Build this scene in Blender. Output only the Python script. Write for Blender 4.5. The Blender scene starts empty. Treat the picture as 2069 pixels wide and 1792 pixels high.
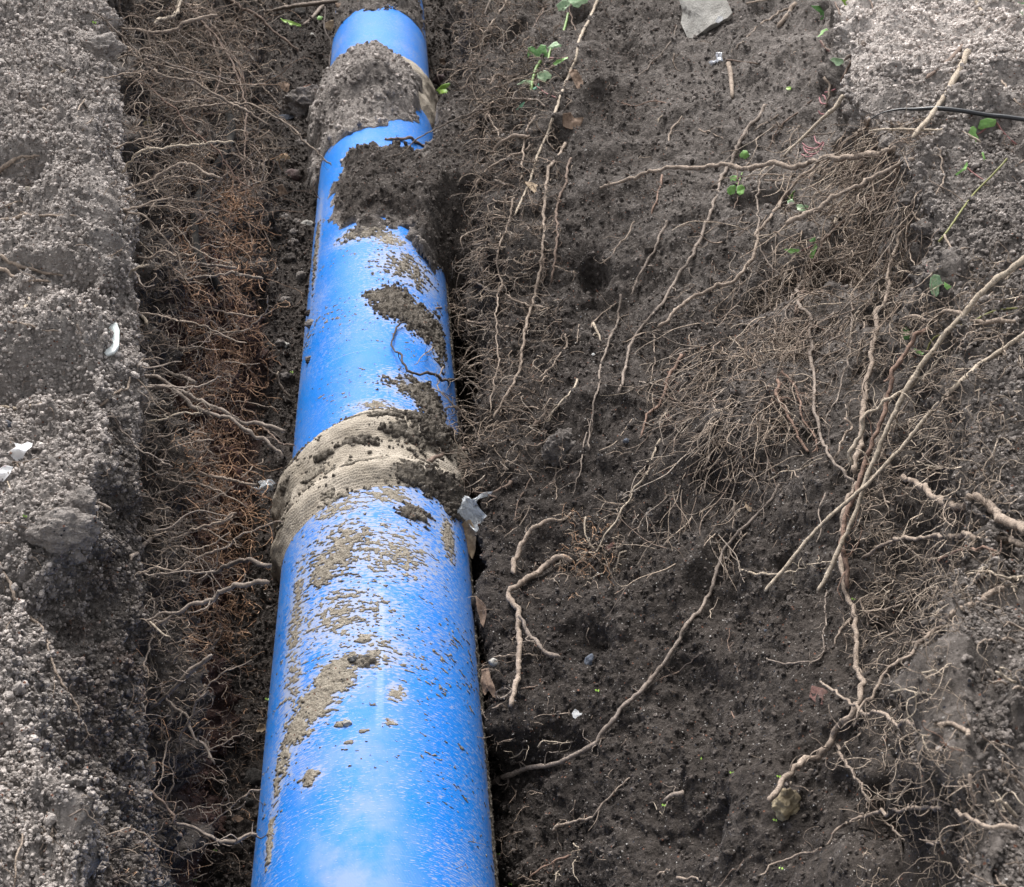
import bpy, math, random
import numpy as np
from mathutils import Vector, Matrix
from mathutils.bvhtree import BVHTree

random.seed(7)
RNG = np.random.default_rng(7)
SC = bpy.context.scene
COL = SC.collection

# ------------------------------------------------------------------ camera
FPX, PCX, PCY = 2841.0, 1034.5, 896.0          # focal length and centre for a 2069 x 1792 reading of the photograph
VX, VY = 773.9, -970.7                         # vanishing point of the trench direction (+Y)
_d = np.array([VX - PCX, PCY - VY, -FPX]); _d /= np.linalg.norm(_d)
_p = math.atan2(PCY - VY, FPX)
_Z = np.array([0, math.cos(_p), math.sin(_p)])
CM = np.array([np.cross(_d, _Z), _d, _Z])      # camera frame -> world
CO = np.array([0.136, 0.0, 2.352])
cd = bpy.data.cameras.new('camera')
cam = bpy.data.objects.new('camera', cd); COL.objects.link(cam)
cd.sensor_fit = 'HORIZONTAL'; cd.sensor_width = 36; cd.lens = FPX * 36 / 2069
cd.clip_start = 0.05; cd.clip_end = 500
cam.matrix_world = Matrix([[*CM[0], CO[0]], [*CM[1], CO[1]], [*CM[2], CO[2]], [0, 0, 0, 1]])
cd.dof.use_dof = True; cd.dof.focus_distance = 3.0; cd.dof.aperture_fstop = 16
SC.camera = cam

# ------------------------------------------------------------------ overcast sky and soft sun
SUN_EL, SUN_AZ = math.radians(52), math.radians(-12)    # azimuth from +Y, towards +X positive
w = bpy.data.worlds.new('World'); SC.world = w; w.use_nodes = True
nt = w.node_tree; nt.nodes.clear()
sky = nt.nodes.new('ShaderNodeTexSky'); sky.sky_type = 'NISHITA'; sky.sun_disc = False
sky.sun_elevation = SUN_EL; sky.sun_rotation = SUN_AZ; sky.air_density = 1.0; sky.dust_density = 4.0; sky.ozone_density = 1.0
hs = nt.nodes.new('ShaderNodeHueSaturation'); hs.inputs['Saturation'].default_value = 0.16   # cloud cover greys the sky
bg = nt.nodes.new('ShaderNodeBackground'); bg.inputs['Strength'].default_value = 0.09
wo = nt.nodes.new('ShaderNodeOutputWorld')
nt.links.new(sky.outputs[0], hs.inputs['Color']); nt.links.new(hs.outputs[0], bg.inputs['Color']); nt.links.new(bg.outputs[0], wo.inputs['Surface'])
sl = bpy.data.lights.new('sun', 'SUN'); sl.energy = 1.5; sl.angle = math.radians(22); sl.color = (1.0, 0.965, 0.93)
so = bpy.data.objects.new('sun', sl); COL.objects.link(so)
sdir = Vector((math.sin(SUN_AZ) * math.cos(SUN_EL), math.cos(SUN_AZ) * math.cos(SUN_EL), math.sin(SUN_EL)))
so.rotation_euler = sdir.to_track_quat('Z', 'Y').to_euler(); so.location = (0, 0, 8)
SC.view_settings.view_transform = 'Standard'; SC.view_settings.look = 'None'
SC.view_settings.exposure = 1.68; SC.view_settings.gamma = 1.0; SC.view_settings.use_curve_mapping = False
SC.cycles.max_bounces = 5; SC.cycles.diffuse_bounces = 3; SC.cycles.transparent_max_bounces = 8

# ------------------------------------------------------------------ helpers
def ray_dir(px, py):
    d = CM @ np.array([px - PCX, PCY - py, -FPX]); return d / np.linalg.norm(d)
def at_z(px, py, z):
    d = ray_dir(px, py); return CO + d * ((z - CO[2]) / d[2])

def _hash(ix, iy, iz, seed):
    h = (ix * 374761393 + iy * 668265263 + iz * 2147483647 + seed * 974634777) & 0xFFFFFFFF
    h = ((h ^ (h >> 13)) * 1274126177) & 0xFFFFFFFF
    h = ((h ^ (h >> 16)) * 2246822519) & 0xFFFFFFFF
    return h ^ (h >> 15)
_G = np.random.default_rng(5).normal(size=(256, 3)).astype(np.float32)
_G /= np.linalg.norm(_G, axis=1, keepdims=True)
def noise(P, freq, seed=0):
    Q = P * freq; I = np.floor(Q).astype(np.int64); F = (Q - I).astype(np.float32)
    U = F * F * F * (F * (F * 6 - 15) + 10)
    out = np.zeros(P.shape[:-1], np.float32)
    for a in (0, 1):
        wa = U[..., 0] if a else 1 - U[..., 0]
        for b in (0, 1):
            wb = U[..., 1] if b else 1 - U[..., 1]
            for c in (0, 1):
                wc = U[..., 2] if c else 1 - U[..., 2]
                g = _G[_hash(I[..., 0] + a, I[..., 1] + b, I[..., 2] + c, seed) & 255]
                out += wa * wb * wc * (g[..., 0] * (F[..., 0] - a) + g[..., 1] * (F[..., 1] - b) + g[..., 2] * (F[..., 2] - c))
    return out * 1.6
def smooth(a, b, x):
    t = np.clip((x - a) / (b - a), 0, 1); return t * t * (3 - 2 * t)

def mesh_obj(name, V, F, mat=None, parent=None, shade=True, mats=None, midx=None, uv=None, cols=None):
    me = bpy.data.meshes.new(name)
    V = np.asarray(V, np.float32); F = np.asarray(F, np.int32) if not isinstance(F, list) else F
    if isinstance(F, list):
        me.from_pydata([tuple(map(float, v)) for v in V], [], [tuple(f) for f in F])
    else:
        k = F.shape[1]
        me.vertices.add(len(V)); me.vertices.foreach_set('co', V.ravel())
        me.loops.add(F.size); me.loops.foreach_set('vertex_index', F.ravel())
        me.polygons.add(len(F)); me.polygons.foreach_set('loop_start', np.arange(0, F.size, k, dtype=np.int32))
        me.polygons.foreach_set('loop_total', np.full(len(F), k, np.int32))
        me.update(calc_edges=True)
    me.polygons.foreach_set('use_smooth', np.full(len(me.polygons), shade, bool))
    if uv is not None:
        ul = me.uv_layers.new(name='UVMap'); li = np.empty(len(me.loops), np.int32); me.loops.foreach_get('vertex_index', li)
        ul.data.foreach_set('uv', np.asarray(uv, np.float32)[li].ravel())
    if cols is not None:
        at = me.color_attributes.new('soil', 'FLOAT_COLOR', 'POINT')
        c = np.ones((len(V), 4), np.float32); c[:, :3] = cols; at.data.foreach_set('color', c.ravel())
    for m in (mats or ([mat] if mat else [])): me.materials.append(m)
    if midx is not None: me.polygons.foreach_set('material_index', np.asarray(midx, np.int32))
    me.update()
    o = bpy.data.objects.new(name, me); COL.objects.link(o)
    if parent: o.parent = parent
    return o
def tag(o, label=None, cat=None, group=None, kind=None):
    if label: o['label'] = label
    if cat: o['category'] = cat
    if group: o['group'] = group
    if kind: o['kind'] = kind
    return o
def empty(name, loc):
    o = bpy.data.objects.new(name, None); COL.objects.link(o); o.location = tuple(loc); o.empty_display_size = .05
    return o

def grid_faces(nr, nc):
    i = np.arange(nr * nc).reshape(nr, nc)
    return np.stack([i[:-1, :-1], i[:-1, 1:], i[1:, 1:], i[1:, :-1]], -1).reshape(-1, 4)

# ------------------------------------------------------------------ materials
class NT:
    def __init__(s, name):
        s.m = bpy.data.materials.new(name); s.m.use_nodes = True; s.t = s.m.node_tree
        s.b = s.t.nodes['Principled BSDF']; s.tc = None
    def n(s, typ, **kw):
        x = s.t.nodes.new('ShaderNode' + typ)
        for k, v in kw.items():
            if k in x.inputs.keys() if hasattr(x.inputs, 'keys') else False: s.set(x.inputs[k], v)
            else: setattr(x, k, v)
        return x
    def set(s, inp, v):
        if hasattr(v, 'is_output') or isinstance(v, bpy.types.NodeSocket): s.t.links.new(v, inp)
        else: inp.default_value = v
    def pos(s):
        if not s.tc: s.tc = s.t.nodes.new('ShaderNodeNewGeometry').outputs['Position']
        return s.tc
    def noise(s, scale, detail=4, rough=.55, vec=None):
        x = s.t.nodes.new('ShaderNodeTexNoise'); s.t.links.new(vec or s.pos(), x.inputs['Vector'])
        x.inputs['Scale'].default_value = scale; x.inputs['Detail'].default_value = detail; x.inputs['Roughness'].default_value = rough
        return x.outputs['Fac']
    def voro(s, scale, vec=None, out='Distance', feat='F1'):
        x = s.t.nodes.new('ShaderNodeTexVoronoi'); s.t.links.new(vec or s.pos(), x.inputs['Vector']); x.feature = feat
        x.inputs['Scale'].default_value = scale; return x.outputs[out]
    def ramp(s, fac, stops, interp='LINEAR'):
        x = s.t.nodes.new('ShaderNodeValToRGB'); s.t.links.new(fac, x.inputs['Fac']); x.color_ramp.interpolation = interp
        el = x.color_ramp.elements
        for i, (p, c) in enumerate(stops):
            e = el[i] if i < 2 else el.new(p)
            e.position = p; e.color = (*c, 1) if not isinstance(c, (int, float)) else (c, c, c, 1)
        return x.outputs['Color']
    def mix(s, fac, a, b, mode='MIX'):
        x = s.t.nodes.new('ShaderNodeMix'); x.data_type = 'RGBA'; x.blend_type = mode
        for inp, v in ((x.inputs['Factor'], fac), (x.inputs['A'] if False else x.inputs[6], a), (x.inputs[7], b)):
            if isinstance(v, (tuple, list)): v = (*v, 1) if len(v) == 3 else v
            s.set(inp, v)
        return x.outputs[2]
    def math(s, op, a, b=0.0, c=None):
        x = s.t.nodes.new('ShaderNodeMath'); x.operation = op
        s.set(x.inputs[0], a); s.set(x.inputs[1], b)
        if c is not None: s.set(x.inputs[2], c)
        return x.outputs[0]
    def mapr(s, v, a, b, c=0.0, d=1.0):
        x = s.t.nodes.new('ShaderNodeMapRange'); s.set(x.inputs[0], v)
        for i, q in enumerate((a, b, c, d)): x.inputs[i + 1].default_value = q
        return x.outputs[0]
    def bump(s, h, dist, strength=1.0, prev=None):
        x = s.t.nodes.new('ShaderNodeBump'); s.t.links.new(h, x.inputs['Height']); x.inputs['Distance'].default_value = dist; x.inputs['Strength'].default_value = strength
        if prev: s.t.links.new(prev, x.inputs['Normal'])
        return x.outputs[0]
    def fin(s, color=None, rough=None, normal=None, **kw):
        if color is not None: s.set(s.b.inputs['Base Color'], (*color, 1) if isinstance(color, tuple) and len(color) == 3 else color)
        if rough is not None: s.set(s.b.inputs['Roughness'], rough)
        if normal is not None: s.set(s.b.inputs['Normal'], normal)
        for k, v in kw.items(): s.set(s.b.inputs[k.replace('_', ' ')], v)
        return s.m

DARK_A, DARK_B = (.022, .0182, .0158), (.122, .103, .091)
DRY_A, DRY_B = (.34, .302, .278), (.74, .675, .63)
RED_A, RED_B = (.034, .020, .017), (.125, .073, .060)
def soil_material(name, const=None):
    k = NT(name)
    if const is None:
        a = k.n('Attribute'); a.attribute_name = 'soil'
        sp = k.t.nodes.new('ShaderNodeSeparateColor'); k.t.links.new(a.outputs['Color'], sp.inputs[0])
        dry, red, darken = sp.outputs[0], sp.outputs[1], sp.outputs[2]
    else:
        a = k.n('Attribute'); a.attribute_type = 'INSTANCER'; a.attribute_name = 'ground'
        sp = k.t.nodes.new('ShaderNodeSeparateXYZ'); k.t.links.new(a.outputs['Vector'], sp.inputs[0])
        dry, red, darken = sp.outputs[0], sp.outputs[1], sp.outputs[2]
    n1 = k.noise(7, 5, .6); n2 = k.noise(60, 5, .65); n3 = k.noise(420, 3, .6)
    f = k.math('ADD', k.math('MULTIPLY', n2, .65), k.math('MULTIPLY', n3, .35)); f = k.mapr(f, .34, .66)
    dark = k.mix(f, DARK_A, DARK_B); dryc = k.mix(f, DRY_A, DRY_B); redc = k.mix(f, RED_A, RED_B)
    dm = k.math('ADD', dry, k.math('MULTIPLY', k.math('SUBTRACT', n1, .5), .40)); dm = k.math('ADD', dm, k.math('MULTIPLY', k.math('SUBTRACT', n2, .5), .3)); dm = k.mapr(dm, .1, 1.0)
    c = k.mix(dm, dark, dryc)
    rm = k.mapr(k.math('ADD', red, k.math('MULTIPLY', k.math('SUBTRACT', k.noise(11, 4), .5), 1.2)), .35, .8)
    c = k.mix(rm, c, redc)
    c = k.mix(k.math('MULTIPLY', darken, k.mapr(k.math('ADD', n1, k.math('MULTIPLY', n2, .3)), .45, .75, 1.0, .35)), c, k.mix(1.0, c, (.36, .35, .36), 'MULTIPLY'))
    # grit: pale, rusty and blue-black specks, each a voronoi cell of its own
    for sc, th, colr in ((210, .975, (.42, .40, .38)), (150, .975, (.20, .10, .07)), (170, .965, (.035, .038, .048)), (330, .965, (.30, .27, .25))):
        vc = k.voro(sc, out='Color'); vd = k.voro(sc, out='Distance')
        s3 = k.t.nodes.new('ShaderNodeSeparateColor'); k.t.links.new(vc, s3.inputs[0])
        mk = k.math('MULTIPLY', k.math('GREATER_THAN', s3.outputs[0], th), k.math('LESS_THAN', vd, .36))
        c = k.mix(mk, c, colr)
    oi = k.n('ObjectInfo'); 
    if const is not None: c = k.mix(1.0, c, k.ramp(oi.outputs['Random'], [(0, .7), (.6, 1.0), (1, 1.4)]), 'MULTIPLY')
    h = k.math('ADD', k.math('MULTIPLY', k.noise(110, 7, .75), 1.3), k.math('MULTIPLY', k.voro(150), .5))
    b = k.bump(h, .012 if const is None else .0015, 1.0)
    b = k.bump(k.noise(900, 3, .7), .0015, .8, b)
    return k.fin(c, .95, b, Specular_IOR_Level=.2)
M_SOIL = soil_material('soil')
M_CRUMB = soil_material('crumb_soil', True)

# ------------------------------------------------------------------ terrain: profile lines read off the photograph, at their own heights
def line(pts):
    W = np.array([at_z(*p) for p in pts]); W = W[np.argsort(W[:, 1])]; return W
L_lines = [
    ('x', -16, 1.3), ('x', -2.7, 1.12),
    ('p', [(60, -200, 1.0), (120, 100, .93), (165, 300, .88), (200, 500, .83), (225, 850, .74), (180, 1030, .72), (60, 1180, .69), (20, 1400, .70), (110, 1600, .68), (175, 1792, .66), (215, 2100, .64)]),
    ('p', [(205, -200, .98), (228, 60, .86), (240, 200, .80), (262, 400, .73), (270, 600, .69), (283, 900, .60), (288, 1250, .46), (300, 1500, .36), (335, 1792, .22), (360, 2200, .15)]),
    ('p', [(285, -200, .50), (285, 60, .47), (302, 200, .44), (318, 400, .38), (324, 600, .34), (326, 900, .27), (326, 1250, .18), (340, 1500, .12), (360, 1792, .06)]),
    ('p', [(520, -200, -.12), (528, 100, -.12), (535, 430, -.12), (545, 750, -.13), (505, 1000, -.13), (460, 1250, -.13), (425, 1500, -.13), (400, 1792, -.13)]),
    ('x', -.18, -.17), ('x', .20, -.30),
    ('p', [(880, -150, -.18), (893, 100, -.20), (905, 300, -.24), (925, 560, -.32), (945, 900, -.30), (985, 1250, -.28), (1022, 1480, -.46), (1022, 1620, -.40), (1010, 1730, -.22), (1010, 1900, -.2)]),
    ('p', [(965, -150, .40), (972, 50, .42), (985, 300, .42), (985, 560, .34), (975, 900, .16), (990, 1250, .05), (1018, 1480, .02), (1040, 1600, -.09), (1030, 1792, -.12)]),
    ('p', [(1300, -200, .72), (1340, 50, .68), (1360, 400, .54), (1360, 800, .40), (1360, 1200, .28), (1380, 1500, .22), (1400, 1900, .16)]),
    ('p', [(1680, -200, .86), (1670, 50, .80), (1660, 250, .72), (1750, 500, .66), (1760, 800, .60), (1790, 1100, .57), (1860, 1400, .57), (1890, 1650, .56), (1900, 1900, .56)]),
    ('p', [(1740, -200, .96), (1725, 0, .95), (1705, 170, .96), (1830, 330, .98), (1920, 480, .99), (1955, 700, 1.0), (1950, 900, 1.02), (1935, 1150, 1.05), (1935, 1350, 1.09), (1955, 1550, 1.12), (1975, 1850, 1.13)]),
    ('x', 3.2, 1.22), ('x', 16, 1.3)]
SEG = [26, 116, 46, 80, 95, 44, 8, 80, 158, 152, 84, 128, 26]
ZONE = ['ground', 'ground', 'trench_wall', 'trench_wall', 'trench_wall', 'trench_floor', 'trench_floor', 'trench_wall', 'trench_wall', 'trench_wall', 'trench_wall', 'ground', 'ground']
rows = np.linspace(1940, -140, 610)
ys = np.array([at_z(900, r, .25)[1] for r in rows])
ys = np.concatenate([[-6, -3, -1, 0, .35, .6, .75, .9], np.linspace(.98, ys[0], 14)[:-1], ys, np.linspace(ys[-1] + .05, 12, 24), [15, 22]])
LX, LZ = [], []
for l in L_lines:
    if l[0] == 'x': LX.append(np.full(len(ys), l[1])); LZ.append(np.full(len(ys), l[2]))
    else:
        W = line(l[1]); LX.append(np.interp(ys, W[:, 1], W[:, 0])); LZ.append(np.interp(ys, W[:, 1], W[:, 2]))
LX, LZ = np.array(LX), np.array(LZ)
LX[1] = LX[2] - .75 - .12 * np.clip(ys, 0, 6)
LZ[1] = LZ[2] * .5 + .5 * 1.08
LX[-2] = LX[-3] + .55 + .14 * np.clip(ys, 0, 6)
LZ[-2] = LZ[-3] * .4 + .6 * 1.16
def sm(a, k=9):
    ker = np.ones(k) / k; return np.convolve(np.pad(a, k // 2, mode='edge'), ker, 'valid')
LX = np.array([sm(a) for a in LX]); LZ = np.array([sm(a) for a in LZ])
seg_id, tt = [], []
for i, n in enumerate(SEG):
    t = np.arange(n) / n
    if i == 0: t = 1 - (1 - t) ** 3
    if i == 12: t = t ** 3
    if i == 1: t = 1 - (1 - t) ** 1.4
    if i == 11: t = t ** 1.4
    seg_id += [i] * n; tt += list(t)
seg_id.append(len(SEG) - 1); tt.append(1.0)
seg_id, tt = np.array(seg_id), np.array(tt)
BX = (LX[seg_id] * (1 - tt[:, None]) + LX[seg_id + 1] * tt[:, None]).T
BZ = (LZ[seg_id] * (1 - tt[:, None]) + LZ[seg_id + 1] * tt[:, None]).T
BY = np.repeat(ys[:, None], BX.shape[1], 1)
# round the corners of the profile a little
for _ in range(10):
    for A in (BX, BZ): A[:, 1:-1] = .5 * A[:, 1:-1] + .25 * (A[:, :-2] + A[:, 2:])
T = np.stack([BX, BY, BZ], -1)
def grid_normals(T):
    du = np.gradient(T, axis=1); dv = np.gradient(T, axis=0); n = np.cross(du, dv)
    return n / (np.linalg.norm(n, axis=-1, keepdims=True) + 1e-12)
Nn = grid_normals(T)
# region weights
U = (seg_id + tt)[None, :] * np.ones((len(ys), 1))
px_row = np.interp(ys, *(lambda R: (np.array([at_z(900, r, .25)[1] for r in R]), R))(np.linspace(1960, -160, 200)))[:, None] * np.ones_like(U)
bankL = 1 - smooth(2.97, 3.12, U); bankR = smooth(11.4, 12.1, U)
loose = np.maximum(bankL, bankR)
wallL = smooth(3.02, 3.12, U) * (1 - smooth(4.8, 5.3, U))
floor = smooth(4.8, 5.1, U) * (1 - smooth(7.9, 8.2, U))
under = smooth(10.6, 11.2, U) * (1 - smooth(11.9, 12.2, U))
far = 1 - smooth(2.2, 4.5, np.abs(BX))
near_n = np.clip(far, 0, 1)
D = noise(T, 1.7, 1) * .07 * (1 - floor)
D += noise(T, 5.0, 2) * (.05 + .012 * loose + .02 * wallL)
b1 = np.abs(noise(T, 13, 3)); b2 = np.abs(noise(T, 30, 4)); b3 = np.abs(noise(T, 70, 6))
D += (b1 - .25) * (.026 + .010 * loose + .045 * wallL + .03 * under)
patch = smooth(-.45, .35, noise(T, 3.2, 9))
b4 = np.maximum(np.abs(noise(T, 115, 8)), .06); b3 = np.maximum(b3, .09); b2 = np.maximum(b2, .07)
D += (b2 - .25) * (.011 + .014 * loose + .016 * wallL + .012 * floor) * (.8 + .6 * patch)
D += (b3 - .25) * (.0075 + .010 * loose + .006 * wallL + .006 * floor) * (.8 + .6 * patch)
D += (b4 - .25) * (.004 + .007 * loose + .003 * wallL)
D += noise(T, 160, 7) * (.0015 + .0035 * loose + .001 * wallL)
# torn pits where clods fell out
pit = smooth(.32, .6, noise(T * np.array([1, 1, 1.3]), 4.2, 12)) * (1 - floor)
D -= pit * (.055 + .03 * b2)
pit2 = smooth(.20, .42, noise(T, 11, 15)) * (1 - floor) * (1 - .5 * bankR)
D -= pit2 * .012 * (1 - bankR) + pit2 * .02 * wallL
D += .05 * smooth(.0, .3, noise(T, 6.0, 16)) * wallL
D *= 1 - .72 * np.exp(-((U - 2.97) / .13) ** 2) * smooth(350, 600, px_row)
T2 = T + Nn * (D * near_n)[..., None]
# cavity at the pipe foot where the wall has slumped away
dry = .06 + .54 * bankL + 1.3 * bankR * (1 - .86 * smooth(350, 800, px_row)) - .1 * floor
dry += .16 * smooth(9.6, 11.0, U) * (1 - smooth(900, 1500, px_row)) + .05 * wallL
dry -= .35 * bankL * smooth(1000, 1200, px_row) * smooth(2.0, 2.5, U)
dry += .08 * smooth(8.8, 9.5, U) * (1 - smooth(500, 1100, px_row))
red = wallL * smooth(3.7, 4.15, U) * smooth(300, 600, px_row) * .9 + .35 * bankL * smooth(1150, 1400, px_row) * smooth(2.0, 2.4, U)
darken = smooth(7.6, 8.0, U) * (1 - smooth(9.0, 10.1, U)) * .85 * smooth(60, 500, px_row) + .45 * smooth(9.0, 9.6, U) * (1 - smooth(10.2, 10.9, U)) * smooth(450, 900, px_row) + .35 * floor  # darker soil beside the pipe, on the lower slope and the floor
darken = np.clip(darken + .25 * noise(T, 3.5, 44), 0, 1) * (1 - loose)
cols = np.stack([np.clip(dry, 0, 1), np.clip(red, 0, 1), darken], -1)
runs = []
for i, z in enumerate(ZONE):
    if runs and runs[-1][0] == z and not (z == 'trench_wall' and i == 7): runs[-1][2] = i
    else: runs.append([z, i, i])
cs = np.concatenate([[0], np.cumsum(SEG)])
for z, a, b in runs:
    c0, c1 = cs[a], cs[b + 1]
    sub = T2[:, c0:c1 + 1]
    o = mesh_obj(z, sub.reshape(-1, 3), grid_faces(sub.shape[0], sub.shape[1]), M_SOIL, cols=cols[:, c0:c1 + 1].reshape(-1, 3))
    lab = {'ground': 'dry grey crumbly topsoil beside the trench', 'trench_wall': 'dug face of dark soil full of roots', 'trench_floor': 'dark soil on the bottom of the trench around the pipe'}[z]
    tag(o, lab, None, None, 'structure')
# ray casting against ground and pipe
PR = .25
cg = T2
bv_v = [tuple(v) for v in cg.reshape(-1, 3).tolist()]; bv_f = grid_faces(cg.shape[0], cg.shape[1]).tolist()
BV = BVHTree.FromPolygons(bv_v, bv_f)
def pipe_r(y):
    return PR + np.where((y > 3.33) & (y < 3.75), .03, 0) + np.where((y > 5.9) & (y < 6.6), .03, 0)
_a = np.linspace(0, 2 * math.pi, 48, endpoint=False); _y = np.concatenate([[-2], np.arange(.8, 7.9, .05), [8.2]])
pv = np.stack([np.outer(pipe_r(_y), np.sin(_a)), np.repeat(_y[:, None], 48, 1), np.outer(pipe_r(_y), np.cos(_a))], -1)
pf = [(i * 48 + j, i * 48 + (j + 1) % 48, (i + 1) * 48 + (j + 1) % 48, (i + 1) * 48 + j) for i in range(len(_y) - 1) for j in range(48)]
BP = BVHTree.FromPolygons([tuple(v) for v in pv.reshape(-1, 3).tolist()], pf)
def hit(px, py, pipe=True):
    d = Vector(ray_dir(px, py)); o = Vector(CO); best = None
    for B in ((BV, BP) if pipe else (BV,)):
        h = B.ray_cast(o, d)
        if h[0] is not None and (best is None or h[3] < best[2]):
            n = h[1]
            if n.dot(d) > 0: n = -n
            best = (np.array(h[0]), np.array(n), h[3])
    if best is None: p = at_z(px, py, .9); best = (p, np.array([0, 0, 1.]), np.linalg.norm(p - CO))
    return best

# ------------------------------------------------------------------ pipe
def pipe_material():
    k = NT('blue_coating')
    uv = k.n('UVMap'); uv.uv_map = 'UVMap'; U_ = uv.outputs['UV']
    def mp(sx, sy, rot=0):
        m = k.n('Mapping'); k.t.links.new(U_, m.inputs['Vector']); m.inputs['Scale'].default_value = (sx, sy, 1); m.inputs['Rotation'].default_value = (0, 0, rot); return m.outputs[0]
    base = k.mix(k.noise(5, 4, .6, mp(1, 1)), (.0, .130, .50), (.0, .175, .60))
    # dusty rub marks that run round the pipe, broken into short dashes
    s1 = k.noise(1, 5, .62, mp(26, 170, .16)); s2 = k.noise(1, 4, .6, mp(70, 400, .16)); big = k.noise(3.2, 4, .6, mp(1, 1)); big2 = k.noise(1.1, 3, .5, mp(1, 1))
    m1 = k.mapr(k.math('ADD', s1, k.math('MULTIPLY', k.math('SUBTRACT', big, .5), .55)), .56, .64)
    sx0 = k.n('SeparateXYZ'); k.t.links.new(U_, sx0.inputs[0]); flank = k.mapr(k.math('ABSOLUTE', sx0.outputs[0]), .02, .34, -.02, .055)
    m2 = k.mapr(k.math('ADD', k.math('ADD', s2, flank), k.math('MULTIPLY', k.math('SUBTRACT', big, .47), .32)), .590, .635)
    speck = k.mapr(k.math('ADD', k.noise(420, 3, .7, mp(1, 1)), k.math('MULTIPLY', k.math('SUBTRACT', big, .5), .3)), .55, .66)
    film = k.mapr(k.math('ADD', big2, k.math('MULTIPLY', s1, .35)), .55, .95)
    dust = k.math('MAXIMUM', k.math('MULTIPLY', m1, .14), k.math('MAXIMUM', k.math('MULTIPLY', m2, .60), k.math('MAXIMUM', k.math('MULTIPLY', speck, .10), k.math('MULTIPLY', film, .10))))
    at = k.n('Attribute'); at.attribute_name = 'soil'; sa = k.t.nodes.new('ShaderNodeSeparateColor'); k.t.links.new(at.outputs['Color'], sa.inputs[0])
    s3 = k.noise(1, 5, .7, mp(60, 170, .16))
    m4 = k.mapr(k.math('ADD', s3, k.math('MULTIPLY', k.math('SUBTRACT', sa.outputs[0], .5), .34)), .50, .60)
    dust = k.math('MAXIMUM', dust, k.math('MULTIPLY', k.math('MULTIPLY', m4, k.mapr(sa.outputs[0], .02, .2)), .62))
    s5 = k.mapr(k.noise(1, 2, .5, mp(4, 260, .13)), .64, .70)
    crown = k.math('MULTIPLY', k.mapr(k.math('ABSOLUTE', k.math('ADD', sx0.outputs[0], .03)), .19, .02), k.math('MULTIPLY', k.mapr(sx0.outputs[1], 3.2, 1.9, .25, 1.0), k.mapr(k.noise(9, 5, .65, mp(1, 1)), .35, .62)))  # pale sky sheen along the pipe top, painted into the colour
    dust = k.math('MAXIMUM', dust, k.math('MAXIMUM', k.math('MULTIPLY', s5, .4), k.math('MULTIPLY', crown, .40)))  # from here the mask holds real dust and the painted crown sheen
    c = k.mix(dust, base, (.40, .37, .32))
    # long scuff along the crown
    sep = k.n('SeparateXYZ'); k.t.links.new(U_, sep.inputs[0])
    su = k.math('SUBTRACT', sep.outputs[0], k.math('ADD', .024, k.math('MULTIPLY', k.math('SUBTRACT', sep.outputs[1], 2.3), .012)))
    sc = k.math('MULTIPLY', k.mapr(k.math('ABSOLUTE', su), .011, .004), k.math('MULTIPLY', k.mapr(sep.outputs[1], 2.10, 2.2), k.mapr(sep.outputs[1], 2.72, 2.60)))
    c = k.mix(k.math('MULTIPLY', sc, k.mapr(s2, .35, .6, .02, .32)), c, (.42, .46, .50))
    su2 = k.math('ABSOLUTE', k.math('SUBTRACT', sep.outputs[0], .012)); sv2 = k.math('ABSOLUTE', k.math('SUBTRACT', sep.outputs[1], 1.80))
    weave = k.n('TexWave'); k.t.links.new(mp(1, 1, .25), weave.inputs['Vector']); weave.inputs['Scale'].default_value = 120; weave.inputs['Distortion'].default_value = 3; weave.inputs['Detail'].default_value = 2
    b = k.bump(weave.outputs['Fac'], .0006, .35); b = k.bump(k.noise(60, 4, .6, mp(1, 1)), .0015, .35, b)
    r = k.mapr(dust, 0, .5, .42, .66)
    return k.fin(c, r, b, Specular_IOR_Level=.13)
M_PIPE = pipe_material()
M_RIM = NT('pipe_lining').fin((.05, .055, .06), .6)
pipe = empty('water_pipe', (0, 2, -PR))
tag(pipe, 'large blue coated pipe lying along the bottom of the trench, streaked with mud and dust', 'pipe')
def wrap_material():
    k = NT('hessian_tape'); uv = k.n('UVMap'); uv.uv_map = 'UVMap'
    def mp(sx, sy, rot=0):
        m = k.n('Mapping'); k.t.links.new(uv.outputs['UV'], m.inputs['Vector']); m.inputs['Scale'].default_value = (sx, sy, 1); m.inputs['Rotation'].default_value = (0, 0, rot); return m.outputs[0]
    def wv(rot, sc, dist):
        x = k.n('TexWave'); k.t.links.new(mp(1, 1, rot), x.inputs['Vector']); x.inputs['Scale'].default_value = sc; x.inputs['Distortion'].default_value = dist; x.inputs['Detail'].default_value = 2; x.inputs['Detail Scale'].default_value = 1.5; return x.outputs['Fac']
    a, b_ = wv(math.pi / 2 + .10, 40, 5.0), wv(.55, 52, 6.0)
    h = k.math('ADD', k.math('MULTIPLY', k.math('MAXIMUM', a, k.math('MULTIPLY', b_, .85)), .38), k.math('MULTIPLY', k.noise(170, 5, .75, mp(1, 1)), .75))
    n = k.noise(9, 5, .6, mp(1, 1)); n2 = k.noise(260, 3, .7, mp(1, 1))
    c = k.mix(k.mapr(n, .3, .7), (.25, .215, .17), (.50, .445, .375))
    c = k.mix(k.mapr(h, .62, .38, 0, .6), c, (.15, .13, .105))
    c = k.mix(k.mapr(k.math('ADD', n2, k.math('MULTIPLY', n, .5)), .88, 1.0, 0, .8), c, (.09, .08, .07))
    b = k.bump(h, .004, .9); b = k.bump(n2, .002, 1.0, b)
    return k.fin(c, .95, b, Specular_IOR_Level=.15)
M_WRAP = wrap_material()
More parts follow.
